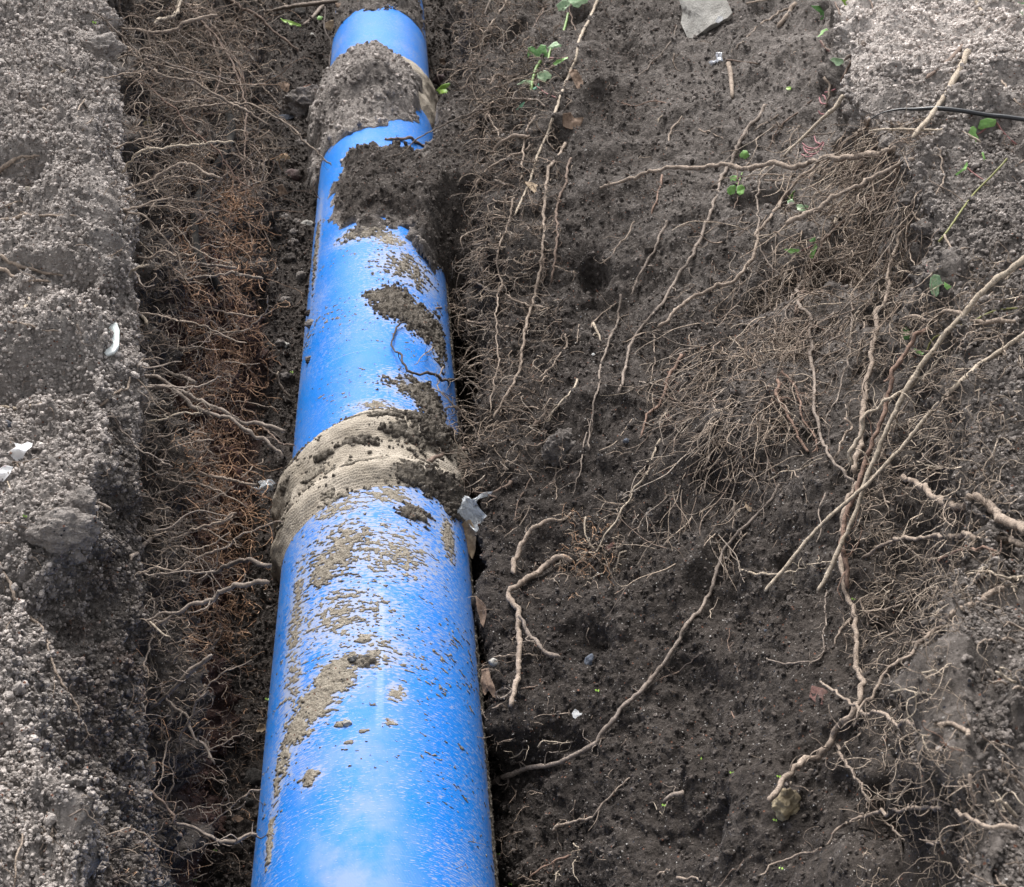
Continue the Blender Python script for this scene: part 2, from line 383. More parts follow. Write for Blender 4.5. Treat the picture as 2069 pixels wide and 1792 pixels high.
def joint_wrap(y0, y1, bulge, skew, seed, label):
    nv, na = 96, 300
    a = np.linspace(-math.pi, math.pi, na + 1); v = np.linspace(-.02, 1.02, nv)
    A, Vv = np.meshgrid(a, v)
    vc = np.clip(Vv, 0, 1)
    # three overlapping turns of tape, each a soft ridge, thin at both edges
    base = np.clip(np.minimum(vc / .16, (1 - vc) / .16), 0, 1) ** .5
    h1 = np.exp(-((vc - .20) / .13) ** 2); h2 = np.exp(-((vc - .72) / .17) ** 2); h3 = np.exp(-((vc - .44) / .07) ** 2)
    P3 = np.stack([np.sin(A) * .25, Vv * (y1 - y0), np.cos(A) * .25], -1)
    R = PR - .004 + base * (.007 + bulge * (.75 * h1 + 1.0 * h2 + .22 * h3)) + .008 * noise(P3, 9, seed) * base
    R += .0003 * np.sin(vc * (y1 - y0) / .010 * 2 * math.pi + A * 1.0 + 2.0 * noise(P3, 12, seed + 2)) * base
    R += (.0030 * np.abs(noise(P3, 120, seed + 1)) + .005 * noise(P3, 32, seed + 3)) * base
    Y = y0 + vc * (y1 - y0) + skew * np.sin(A) + .014 * noise(P3 * np.array([1, .2, 1]), 8, seed + 5)
    # sags below the pipe on the left
    V = np.stack([R * np.sin(A) , Y, R * np.cos(A)], -1).reshape(-1, 3)
    uv = np.stack([A * PR, Vv * (y1 - y0)], -1).reshape(-1, 2)
    o = mesh_obj('joint_wrap', V - np.array([0, 2, -PR]), grid_faces(nv, na + 1), M_WRAP, pipe, uv=uv); o['label'] = label
    return o
joint_wrap(3.00, 3.40, .034, .06, 51, 'coarse beige hessian tape wound round the near pipe joint, its turns bulging')
joint_wrap(6.02, 6.62, .030, .03, 61, 'beige hessian tape round the far joint, mostly under soil')

# ------------------------------------------------------------------ mud caked on the pipe: a raised crust, real thickness
def pipe_sy(px, py):
    h = BP.ray_cast(Vector(CO), Vector(ray_dir(px, py)))
    if h[0] is None: h = BP.find_nearest(Vector(at_z(px, py, .0)))
    p = h[0]; return math.atan2(p.x, p.z) * PR, p.y
# (px, py, half width round the pipe, half length along it, thickness, dryness, raggedness)
BLOBS = [(800, 612, .075, .12, .012, .35, .9), (850, 650, .075, .11, .012, .35, 1.0), (885, 690, .04, .16, .008, .35, 1.2), (770, 600, .05, .05, .010, .5, 1.2),
    (740, 945, .14, .016, .004, .85, 1.6), (640, 965, .05, .03, .004, .85, 1.7), (590, 1050, .03, .05, .004, .85, 1.8), (640, 500, .02, .35, .004, .6, 1.8), (735, 470, .09, .06, .008, .7, 1.4), (790, 485, .06, .05, .006, .8, 1.4), (850, 770, .09, .07, .006, .6, 1.7), (880, 800, .06, .10, .010, .35, 1.1), (760, 800, .06, .03, .003, .9, 1.7),
    (870, 500, .05, .13, .006, .5, 1.3), (820, 540, .10, .12, .004, .6, 2.1),
    (900, 850, .04, .10, .010, .25, 1.0), (865, 985, .04, .05, .009, .3, 1.1), (905, 1010, .05, .07, .012, .25, .9), (830, 970, .06, .04, .008, .5, 1.2),
    (690, 1110, .09, .13, .006, .85, 1.9), (655, 1150, .045, .07, .007, .9, 1.3), (690, 1020, .08, .05, .003, .9, 1.9), (840, 1040, .05, .04, .009, .4, 1.2), (905, 1085, .03, .10, .005, .8, 1.3), (790, 1000, .08, .05, .004, .85, 1.8),
    (780, 1110, .12, .11, .003, .9, 2.2), (690, 1240, .10, .10, .003, .9, 2.4), (760, 1320, .06, .05, .004, .9, 1.9), (600, 1250, .03, .25, .003, .9, 2.0),
    (810, 888, .08, .025, .009, .5, 1.5), (870, 895, .05, .05, .011, .35, 1.1), (720, 905, .05, .018, .010, .5, 1.1), (660, 930, .03, .014, .009, .6, 1.1), (600, 985, .03, .012, .009, .6, 1.2), (770, 850, .10, .03, .003, .6, 2.2), (830, 840, .05, .03, .008, .4, 1.4),
    (672, 1375, .055, .055, .010, .95, .8), (635, 1425, .055, .060, .009, .95, .9), (600, 1470, .045, .055, .007, .95, 1.1), (700, 1340, .05, .04, .006, .95, 1.4), (735, 1290, .025, .018, .006, .9, 1.2),
    (575, 1530, .025, .06, .006, .95, 1.4), (628, 1570, .022, .022, .008, .95, .9), (690, 1462, .014, .010, .007, .9, .9), (735, 1478, .012, .007, .006, .9, .9), (705, 1500, .010, .006, .005, .95, .9), (800, 1400, .020, .03, .003, .95, 1.7), (790, 1460, .015, .012, .003, .95, 1.5),
    (733, 1338, .028, .016, .010, .6, .8), (545, 1700, .012, .06, .005, .95, 1.2), (560, 1590, .015, .07, .004, .95, 1.6), (590, 1380, .03, .10, .003, .9, 2.2)]
def pipe_section(y0, y1):
    na = 144; yy_ = np.arange(y0, y1 - .01, .02 if y1 > 1 else .1); ns = len(yy_) + 1
    yy = np.append(yy_, y1); a = np.linspace(-math.pi, math.pi, na + 1)
    A, Y = np.meshgrid(a, yy)
    R = PR + .0012 * noise(np.stack([np.cos(A) * .25, Y, np.sin(A) * .25], -1), 3, 31)
    V = np.stack([R * np.sin(A), Y, R * np.cos(A)], -1).reshape(-1, 3)
    uv = np.stack([A * PR, Y], -1).reshape(-1, 2)
    F = grid_faces(ns, na + 1)
    hal = np.zeros(A.shape)
    for (px, py, a_, b_, th, dr, rg) in BLOBS:
        s0, yb = pipe_sy(px, py); hal = np.maximum(hal, np.exp(-(((A * PR - s0) / (a_ * 1.9)) ** 2 + ((Y - yb) / (b_ * 1.7)) ** 2)))
    hal = np.maximum(hal, .75 * smooth(1.05, 1.5, np.abs(A))).reshape(-1)
    n0 = len(V); ring = np.stack([(PR - .012) * np.sin(a), np.full(na + 1, y1), (PR - .012) * np.cos(a)], -1)
    V = np.concatenate([V, ring]); uv = np.concatenate([uv, uv[-(na + 1):]]); hal = np.concatenate([hal, hal[-(na + 1):]])
    i = np.arange(na); top = n0 - (na + 1)
    F2 = np.stack([top + i, top + i + 1, n0 + i + 1, n0 + i], -1)
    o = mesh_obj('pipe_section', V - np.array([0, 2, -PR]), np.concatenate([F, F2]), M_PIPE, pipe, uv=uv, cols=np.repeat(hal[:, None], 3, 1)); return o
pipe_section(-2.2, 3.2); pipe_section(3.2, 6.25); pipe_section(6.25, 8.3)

kk = soil_material('mud', None); M_MUD = kk
for nd in M_MUD.node_tree.nodes:
    if nd.type == 'MIX' and abs(nd.inputs[6].default_value[0] - DRY_A[0]) < 1e-4 and abs(nd.inputs[7].default_value[0] - DRY_B[0]) < 1e-4: nd.inputs[6].default_value = (.25, .215, .17, 1); nd.inputs[7].default_value = (.52, .465, .385, 1)
na, s_max = 430, 1.95
A1 = np.linspace(-s_max, s_max, na)
Y1 = np.array([at_z(770, r, PR)[1] for r in np.linspace(1850, 380, 900)])
A, Y = np.meshgrid(A1, Y1)
S = A * PR
P3 = np.stack([np.sin(A) * PR, Y, np.cos(A) * PR], -1)
SA = np.stack([S * .5, Y + S * .16, S * 0 + .4], -1)
n_rag = noise(SA, 30, 71) * .5 + noise(SA, 85, 72) * .8 + noise(SA, 190, 77) * .9
streak = noise(np.stack([S * .35, Y + S * .16, S * 0], -1), 60, 78) * .8
TH = np.full(A.shape, -1.0); DR = np.zeros(A.shape)
for (px, py, a_, b_, th, dr, rg) in BLOBS:
    s0, y0 = pipe_sy(px, py)
    e = 1 - np.sqrt(((S - s0) / a_) ** 2 + ((Y - y0) / b_) ** 2) + (n_rag + streak * .5) * .55 * rg - (rg - .8) * .30
    e = np.minimum(e, 1)
    t = np.where(e > 0, th * np.clip(e * 1.8, 0, 1) ** .6, -1)
    DR = np.where(t > TH, dr, DR); TH = np.maximum(TH, t)
# crusts left along both flanks, and scattered flecks
edge = smooth(1.36, 1.60, A) * smooth(1.4, 2.2, Y * 0 + 2.3)
e = (smooth(1.30, 1.62, A + .10 * noise(P3, 5, 73)) - .42) + n_rag * .35
t = np.where(e > 0, .010 * np.clip(e * 2, 0, 1) ** .7, -1); DR = np.where(t > TH, .72, DR); TH = np.maximum(TH, t)
e = n_rag + streak - .90 + .6 * noise(P3, 4.0, 74) - .5 * smooth(2.15, 1.75, Y)
t = np.where(e > 0, .0028 * np.clip(e * 4, 0, 1) ** .6, -1); DR = np.where(t > TH, .85, DR); TH = np.maximum(TH, t)
R = PR + np.where(TH > 0, TH * np.where(DR > .7, .34, .75) * (1 + 1.1 * np.abs(noise(P3, 120, 75)) + .9 * noise(P3, 60, 76)) + .0008, -.004)
# ride over the joint wrap where it is thicker than the coating
_v = (Y - .06 * np.sin(A) - 3.0) / .40; _vc = np.clip(_v, 0, 1)
R += np.where((_v > 0) & (_v < 1), np.clip(np.minimum(_vc / .16, (1 - _vc) / .16), 0, 1) ** .5 * (.007 + .034 * (.75 * np.exp(-((_vc - .20) / .13) ** 2) + np.exp(-((_vc - .72) / .17) ** 2) + .22 * np.exp(-((_vc - .44) / .07) ** 2))), 0)
V = np.stack([R * np.sin(A), Y, R * np.cos(A)], -1).reshape(-1, 3)
F = grid_faces(len(Y1), na); keep = (TH.ravel()[F] > 0).sum(1) >= 1; F = F[keep]
used = np.unique(F); remap = np.full(len(V), -1); remap[used] = np.arange(len(used))
mud = mesh_obj('dried_mud', V[used], remap[F], M_MUD, cols=np.stack([DR, DR * 0, DR * 0], -1).reshape(-1, 3)[used])
tag(mud, 'dried mud spatter and crusts caked on the blue pipe', None, None, 'stuff')

# ------------------------------------------------------------------ heaps of soil fallen on the pipe
HEAPS = []
def heap(name, x0, x1, y0, y1, fn, label, res=.006, dryv=.3):
    xs = np.arange(x0, x1, res); yv = np.arange(y0, y1, res * 1.6); X, Yh = np.meshgrid(xs, yv)
    Z, dr, M_ = fn(X, Yh); P = np.stack([X, Yh, Z], -1)
    P[..., 2] += smooth(-.02, .55, M_) * (.030 * noise(P, 9, 81) + .022 * (np.abs(noise(P, 26, 82)) - .2) + .016 * (np.abs(noise(P, 62, 83)) - .2)) + smooth(-.1, .15, M_) * (.006 * np.abs(noise(P, 90, 84)) + .003)
    c = np.stack([np.clip(dr, 0, 1), dr * 0, dr * 0], -1)
    F = grid_faces(len(yv), len(xs)); F = F[(M_.ravel()[F] > -.22).all(1)]; used = np.unique(F); rm = np.full(M_.size, -1); rm[used] = np.arange(len(used))
    o = mesh_obj(name, P.reshape(-1, 3)[used], rm[F], M_SOIL, cols=c.reshape(-1, 3)[used])
    hv = (M_.ravel()[used] > .05); HEAPS.append((P.reshape(-1, 3)[used][hv], c.reshape(-1, 3)[used][:, 0][hv])); return tag(o, label, 'soil heap')
def ncirc(x, r): return np.sqrt(np.clip(r * r - x * x, 1e-4, None))
def jig(X, Yh, f, s): return noise(np.stack([X, Yh, X * 0 + .3], -1), f, s)
def fnB(X, Yh):    # dark slump running from the right wall up over the pipe
    top = np.where(X < .10, ncirc(np.minimum(X, .24), PR), 0)
    zt = np.where(X < .10, top, .229 + .16 * (X - .10))
    front = 4.62 + .10 * smooth(-.1, .3, X) * 0 + .42 * smooth(.07, .30, X) * (-1) * .35 + .04 * smooth(.0, -.15, X)
    back = 5.40 - .25 * np.clip(X, 0, .3)
    left = -.125 - .04 * np.sin((Yh - 4.6) * 4)
    m = np.minimum(np.minimum((Yh - front) / .18, (back - Yh) / .16), (X - left) / .08) + .55 * jig(X, Yh, 9, 91) + .35 * jig(X, Yh, 28, 92)
    sl_ = smooth(.17, .30, X); m = m * (1 - sl_) + sl_ * np.minimum((Yh - 4.15 + .1 * jig(X, Yh, 6, 98)) / .2, m * 0 + 1.0) * 1.0
    zt = zt - sl_ * 1.1 * np.clip(4.95 - Yh, 0, .8)
    z = zt + .045 * np.clip(m, 0, 1.2) * (1 - .4 * smooth(.2, .4, X)) - .004 - .30 * np.clip(-m, 0, 1.2)
    return z, .10 + .45 * smooth(.05, -.15, X) * smooth(.4, .0, m) + .25 * smooth(.5, .0, m), np.minimum(m, (.47 - X) / .05)
heap('soil_heap', -.24, .52, 4.25, 5.85, fnB, 'dark moist soil slumped from the right wall across the middle of the pipe')
def fnA(X, Yh):    # grey heap over the far joint
    zt = ncirc(np.clip(X, -.285, .285), .254 + .041 * smooth(5.86, 6.02, Yh))
    diag = (Yh - 5.60) - 1.8 * np.clip(X - .03, 0, 1) - 1.4 * np.clip(-.2 - X, 0, .3)
    bk = 6.58 - 1.25 * np.clip(X - .0, 0, 1) - Yh
    m = np.minimum(np.minimum(diag / .10, bk / .12), np.minimum((.17 - X) / .06, (X + .30) / .07)) + .5 * jig(X, Yh, 8, 93) + .35 * jig(X, Yh, 26, 94)
    bump = .07 * np.exp(-((X + .02) / .13) ** 2 - ((Yh - 5.98) / .17) ** 2) + .04 * np.exp(-((X + .3) / .12) ** 2 - ((Yh - 5.95) / .2) ** 2)
    z = zt + (.022 + bump) * np.clip(m, 0, 1.1) - .005 - .30 * np.clip(-m, 0, 1.2)
    return z, .34 + .25 * smooth(.06, .0, bump) - .1 * X, m
heap('soil_heap', -.5, .32, 5.45, 6.75, fnA, 'grey brown soil heaped over the far hessian joint wrap')
def fnC(X, Yh):
    zt = ncirc(np.clip(X, -.24, .24), PR) * smooth(.42, .25, np.abs(X)) - .05 * smooth(.25, .42, np.abs(X))
    m = (Yh - 7.28 - .35 * np.abs(X + .02)) / .12 + .5 * jig(X, Yh, 8, 95) + .3 * jig(X, Yh, 24, 96)
    m = np.minimum(m, (.24 - np.abs(X)) / .05 + .4 * jig(X, Yh, 20, 97))
    return zt + .03 * np.clip(m, 0, 1.5) - .005 - .3 * np.clip(-m, 0, 1.2), .25 + 0 * X, m
heap('soil_heap', -.55, .5, 7.1, 8.7, fnC, 'grey soil covering the far end of the pipe at the top of the picture', .009)

# ------------------------------------------------------------------ loose crumbs: instanced grains of real size, three soils
def crumb_group(name, mat):
    g = bpy.data.node_groups.new(name, 'GeometryNodeTree')
    g.interface.new_socket('Geometry', in_out='INPUT', socket_type='NodeSocketGeometry'); g.interface.new_socket('Geometry', in_out='OUTPUT', socket_type='NodeSocketGeometry')
    N = g.nodes; L = g.links; gi = N.new('NodeGroupInput'); go = N.new('NodeGroupOutput')
    jg = N.new('GeometryNodeJoinGeometry')
    variants = []
    for s in range(4):
        ic = N.new('GeometryNodeMeshIcoSphere'); ic.inputs['Radius'].default_value = 1; ic.inputs['Subdivisions'].default_value = 2
        po = N.new('GeometryNodeInputPosition'); nz = N.new('ShaderNodeTexNoise'); nz.noise_dimensions = '4D'; nz.inputs['W'].default_value = s * 7.3; nz.inputs['Scale'].default_value = 1.3; nz.inputs['Detail'].default_value = 3
        L.new(po.outputs[0], nz.inputs['Vector'])
        mr = N.new('ShaderNodeMapRange'); mr.inputs[1].default_value = .25; mr.inputs[2].default_value = .75; mr.inputs[3].default_value = .45; mr.inputs[4].default_value = 1.45; L.new(nz.outputs['Fac'], mr.inputs[0])
        vm = N.new('ShaderNodeVectorMath'); vm.operation = 'SCALE'; L.new(po.outputs[0], vm.inputs[0]); L.new(mr.outputs[0], vm.inputs['Scale'])
        sp = N.new('GeometryNodeSetPosition'); L.new(ic.outputs[0], sp.inputs['Geometry']); L.new(vm.outputs[0], sp.inputs['Position'])
        sm_ = N.new('GeometryNodeSetMaterial'); sm_.inputs['Material'].default_value = mat; L.new(sp.outputs[0], sm_.inputs[0])
        gti = N.new('GeometryNodeGeometryToInstance'); L.new(sm_.outputs[0], gti.inputs[0]); variants.append(gti)
    for v in reversed(variants): L.new(v.outputs[0], jg.inputs[0])
    iop = N.new('GeometryNodeInstanceOnPoints'); L.new(gi.outputs[0], iop.inputs['Points']); L.new(jg.outputs[0], iop.inputs['Instance']); iop.inputs['Pick Instance'].default_value = True
    for nm, sock, ty in (('size', 'Scale', 'FLOAT_VECTOR'), ('turn', 'Rotation', 'FLOAT_VECTOR')):
        a = N.new('GeometryNodeInputNamedAttribute'); a.data_type = ty; a.inputs['Name'].default_value = nm; L.new(a.outputs[0], iop.inputs[sock])
    L.new(iop.outputs[0], go.inputs[0])
    return g
def crumbs(P, size, mat, label, ground):
    me = bpy.data.meshes.new('soil_crumbs'); me.vertices.add(len(P)); me.vertices.foreach_set('co', P.astype(np.float32).ravel())
    sq = RNG.uniform(.65, 1.25, (len(P), 3)) * size[:, None]
    a = me.attributes.new('size', 'FLOAT_VECTOR', 'POINT'); a.data.foreach_set('vector', sq.astype(np.float32).ravel())
    a = me.attributes.new('turn', 'FLOAT_VECTOR', 'POINT'); a.data.foreach_set('vector', RNG.uniform(0, 6.28, (len(P), 3)).astype(np.float32).ravel())
    a = me.attributes.new('ground', 'FLOAT_VECTOR', 'POINT'); a.data.foreach_set('vector', ground.astype(np.float32).ravel())
    o = bpy.data.objects.new('soil_crumbs', me); COL.objects.link(o); me.materials.append(mat)
    m = o.modifiers.new('scatter', 'NODES'); m.node_group = crumb_group('scatter_' + mat.name, mat)
    return tag(o, label, None, None, 'stuff')
# pick terrain points with density in the picture's own sense (nearer ground, smaller grains)
_v = (T2 - CO) @ CM; _sx = PCX + FPX * _v[..., 0] / -_v[..., 2]; _sy = PCY - FPX * _v[..., 1] / -_v[..., 2]
vis = (_v[..., 2] < 0) & (_sx > -500) & (_sx < 2570) & (_sy > -150) & (_sy < 2000) & (BX > -3) & (BX < 3) & (BY > .7) & (BY < 9.5)
idx = np.argwhere(vis); wgt = (.30 + 2.3 * loose + .75 * floor + .3 * wallL)[vis]; wgt *= (.7 + .6 * patch[vis])
wgt *= 1 - .8 * under[vis]
area = np.linalg.norm(np.cross(np.gradient(T, axis=1), np.gradient(T, axis=0)), axis=-1)
wgt *= (area / (np.linalg.norm(T - CO, axis=-1) ** 1.6))[vis]
NC = 330000
ch = idx[RNG.choice(len(idx), NC, p=wgt / wgt.sum())]
CPt = T2[ch[:, 0], ch[:, 1]]; CN = Nn[ch[:, 0], ch[:, 1]]; cg3 = cols[ch[:, 0], ch[:, 1]]
dist = np.linalg.norm(CPt - CO, axis=1)
sz = (.0017 + .0042 * RNG.random(NC) ** 3) * (dist / 3.0) ** .6; big = RNG.random(NC) < .012; sz = np.where(big, sz * RNG.uniform(1.4, 2.4, NC), sz)
CPt = CPt + (np.gradient(T2, axis=1)[ch[:, 0], ch[:, 1]] * RNG.uniform(-.5, .5, (NC, 1)) + np.gradient(T2, axis=0)[ch[:, 0], ch[:, 1]] * RNG.uniform(-.5, .5, (NC, 1))) + CN * (sz * .5)[:, None]
for hp, hd in HEAPS:
    q = RNG.choice(len(hp), min(len(hp), 3200)); CPt = np.concatenate([CPt, hp[q] + RNG.uniform(-.004, .004, (len(q), 3))]); cg3 = np.concatenate([cg3, np.stack([hd[q], hd[q] * 0, hd[q] * 0 + .25], -1)])
    sz = np.concatenate([sz, (.0022 + .012 * RNG.random(len(q)) ** 9)])
NC = len(CPt)
cg3 = cg3 + np.stack([RNG.normal(0, .05, NC), np.zeros(NC), RNG.normal(0, .05, NC)], -1)
crumbs(CPt, sz, M_CRUMB, 'loose crumbs of soil on the banks, walls and trench floor', cg3)

# ------------------------------------------------------------------ roots
def root_material(name, a, b, attr=False):
    k = NT(name)
    n = k.noise(38, 5, .65); n2 = k.noise(240, 3, .6)
    if attr:
        at = k.n('Attribute'); at.attribute_name = 'soil'; c = k.mix(k.mapr(n, .3, .7), at.outputs['Color'], k.mix(1.0, at.outputs['Color'], (.6, .57, .55), 'MULTIPLY'))
    else: c = k.mix(k.mapr(n, .3, .7), a, b)
    c = k.mix(k.mapr(n2, .48, .66, 0, .75), c, (.07, .058, .050))
    bmp = k.bump(k.noise(500, 4, .7), .002, .8)
    return k.fin(c, .85, bmp, Specular_IOR_Level=.25)
M_ROOT = {'tan': root_material('root_tan', (.17, .13, .102), (.39, .315, .255)), 'grey': root_material('root_grey', (.14, .112, .092), (.32, .265, .225)),
    'pale': root_material('root_pale', (.30, .245, .185), (.52, .44, .35)), 'red': root_material('root_reddish', (.16, .10, .076), (.32, .215, .165)),
    'brown': root_material('root_brown', (.12, .085, .067), (.24, .175, .14)), 'dark': root_material('root_dark', (.045, .036, .032), (.095, .075, .065))}
M_FINE = root_material('root_hair', None, None, True)

def frames(Pth):
    t = np.gradient(Pth, axis=-2); t /= (np.linalg.norm(t, axis=-1, keepdims=True) + 1e-9)
    ref = np.array([.31, -.48, .82]); n = np.cross(t, ref); ln = np.linalg.norm(n, axis=-1, keepdims=True)
    n = np.where(ln < .05, np.array([1., 0, 0]), n / (ln + 1e-9)); b = np.cross(t, n); return n, b
def tubes(Pth, Rd, sides=3):
    """Pth (N,K,3), Rd (N,K) -> one vertex/face array"""
    N, K = Rd.shape; n, b = frames(Pth); a = np.arange(sides) / sides * 2 * math.pi
    V = Pth[:, :, None] + Rd[:, :, None, None] * (np.cos(a)[:, None] * n[:, :, None] + np.sin(a)[:, None] * b[:, :, None])
    i = np.arange(N * K * sides).reshape(N, K, sides); j = np.roll(i, -1, 2)
    F = np.stack([i[:, :-1], j[:, :-1], j[:, 1:], i[:, 1:]], -1).reshape(-1, 4)
    return V.reshape(-1, 3), F
def catmull(P, per):
    P = np.asarray(P, float); Q = np.vstack([2 * P[0] - P[1], P, 2 * P[-1] - P[-2]]); out = []
    for i in range(1, len(Q) - 2):
        t = np.linspace(0, 1, per, endpoint=False)[:, None]; a, b, c, d = Q[i - 1:i + 3]
        out.append(.5 * (2 * b + (c - a) * t + (2 * a - 5 * b + 4 * c - d) * t ** 2 + (3 * b - a - 3 * c + d) * t ** 3))
    return np.vstack(out + [Q[-2:-1]])
def resample(P, step):
    L = np.concatenate([[0], np.cumsum(np.linalg.norm(np.diff(P, axis=0), axis=1))]); n = max(6, int(L[-1] / step))
    s = np.linspace(0, L[-1], n); return np.stack([np.interp(s, L, P[:, k]) for k in range(P.shape[1])], -1), L[-1]
def walk(P0, d0, K, step, curl, grav, rng, flow=None):
    """batched random walks: P0 (N,3), d0 (N,3)"""
    N = len(P0); P = np.zeros((N, K, 3)); P[:, 0] = P0; d = d0 / np.linalg.norm(d0, axis=1, keepdims=True)
    drift = rng.normal(size=(N, 3)) * .5
    for k in range(1, K):
        drift = drift * .7 + rng.normal(size=(N, 3)) * .8
        d = d + curl * drift + (flow * grav if flow is not None else np.array([0, 0, -grav]))
        d /= np.linalg.norm(d, axis=1, keepdims=True); P[:, k] = P[:, k - 1] + d * step[:, None]
    return P

TX, TY = (0, 950 / 1.38482, 1900 / 1.38482), (0, 825 / 1.38482, 1650 / 1.38482)
def px_of(tile, pts):
    s = .3351 if tile[0] != '2' else .33681
    return [(TX[int(tile[0])] + x * s, TY[int(tile[1])] + y * s) for x, y in pts]
LAND = [((750, 900), 'the near hessian joint'), ((770, 170), 'the far hessian joint'), ((850, 390), 'the dark soil slump on the pipe'), ((395, 440), 'the black hose'),
    ((35, 925), 'the white wrapper scrap'), ((228, 685), 'the pale green shard'), ((950, 1030), 'the clear plastic film'), ((1900, 225), 'the black cable'), ((1425, 35), 'the big grey stone'),
    ((1585, 1622), 'the yellowish stone'), ((1165, 1442), 'the white chip'), ((1447, 120), 'the crumpled foil scrap'), ((1650, 1400), 'the flat red brick fragment'), ((1088, 130), 'the dark ivy leaf'),
    ((1145, 15), 'the top ivy leaf pair'), ((1665, 40), 'the hanging ivy leaves'), ((1640, 300), 'the pink shoots'), ((1487, 378), 'the three lobed green leaves'), ((512, 1575), 'the dark round clod'),
    ((305, 1547), 'the cream chunk'), ((290, 250), 'the tan seed head'), ((145, 1060), 'the clod jutting from the left bank'), ((540, 980), 'the torn film by the left wall'), ((1895, 580), 'the pale ivy leaf at right'),
    ((735, 1335), 'the black lump on the pipe'), ((1320, 1330), 'the mid right slope'), ((1348, 845), 'the small red chip'), ((60, 60), 'the top left corner'), ((60, 1740), 'the bottom left corner'),
    ((2010, 1740), 'the bottom right corner'), ((1980, 265), 'the two ivy leaves under the cable'), ((985, 1350), 'the dead leaves in the gap'), ((1150, 240), 'the folded brown leaf'), ((1230, 930), 'the dark hollow in the right wall'),
    ((1610, 415), 'the round pale green leaf'), ((2040, 1100), 'the middle of the right edge'), ((1800, 900), 'the crossing straws'), ((450, 800), 'the rusty root mat'), ((585, 190), 'the trench floor top'), ((420, 1150), 'the pair of cut roots')]
USED = {}
def where(c, extra=''):
    L = sorted(LAND, key=lambda l: math.hypot(l[0][0] - c[0], l[0][1] - c[1])); p, nm = L[0]
    dx, dy = c[0] - p[0], c[1] - p[1]
    if math.hypot(dx, dy) < 28: return 'at ' + nm
    if abs(dx) > 2 * abs(dy): w_ = 'right of' if dx > 0 else 'left of'
    elif abs(dy) > 2 * abs(dx): w_ = 'below' if dy > 0 else 'above'
    else: w_ = ('below' if dy > 0 else 'above') + ' and ' + ('right of' if dx > 0 else 'left of')
    return w_ + ' ' + nm
def uniq(lab, alts, group):
    """a label nobody else has; when nothing tells the things apart they keep the same label and the same group"""
    for a in [''] + alts:
        l = (lab + ' ' + a).strip()
        l = l if len(l.split()) <= 16 else l.replace('below and ', '').replace('above and ', '')
        l = l if len(l.split()) <= 16 else l.replace(' the floor', ' floor').replace(' the right slope', ' slope')
        if l not in USED and len(l.split()) <= 16: USED[l] = 1; return l
    return l
CNAME = {'tan': 'tan', 'grey': 'grey brown', 'pale': 'pale', 'red': 'reddish', 'brown': 'brown', 'dark': 'dark'}
ROOTN = [0]
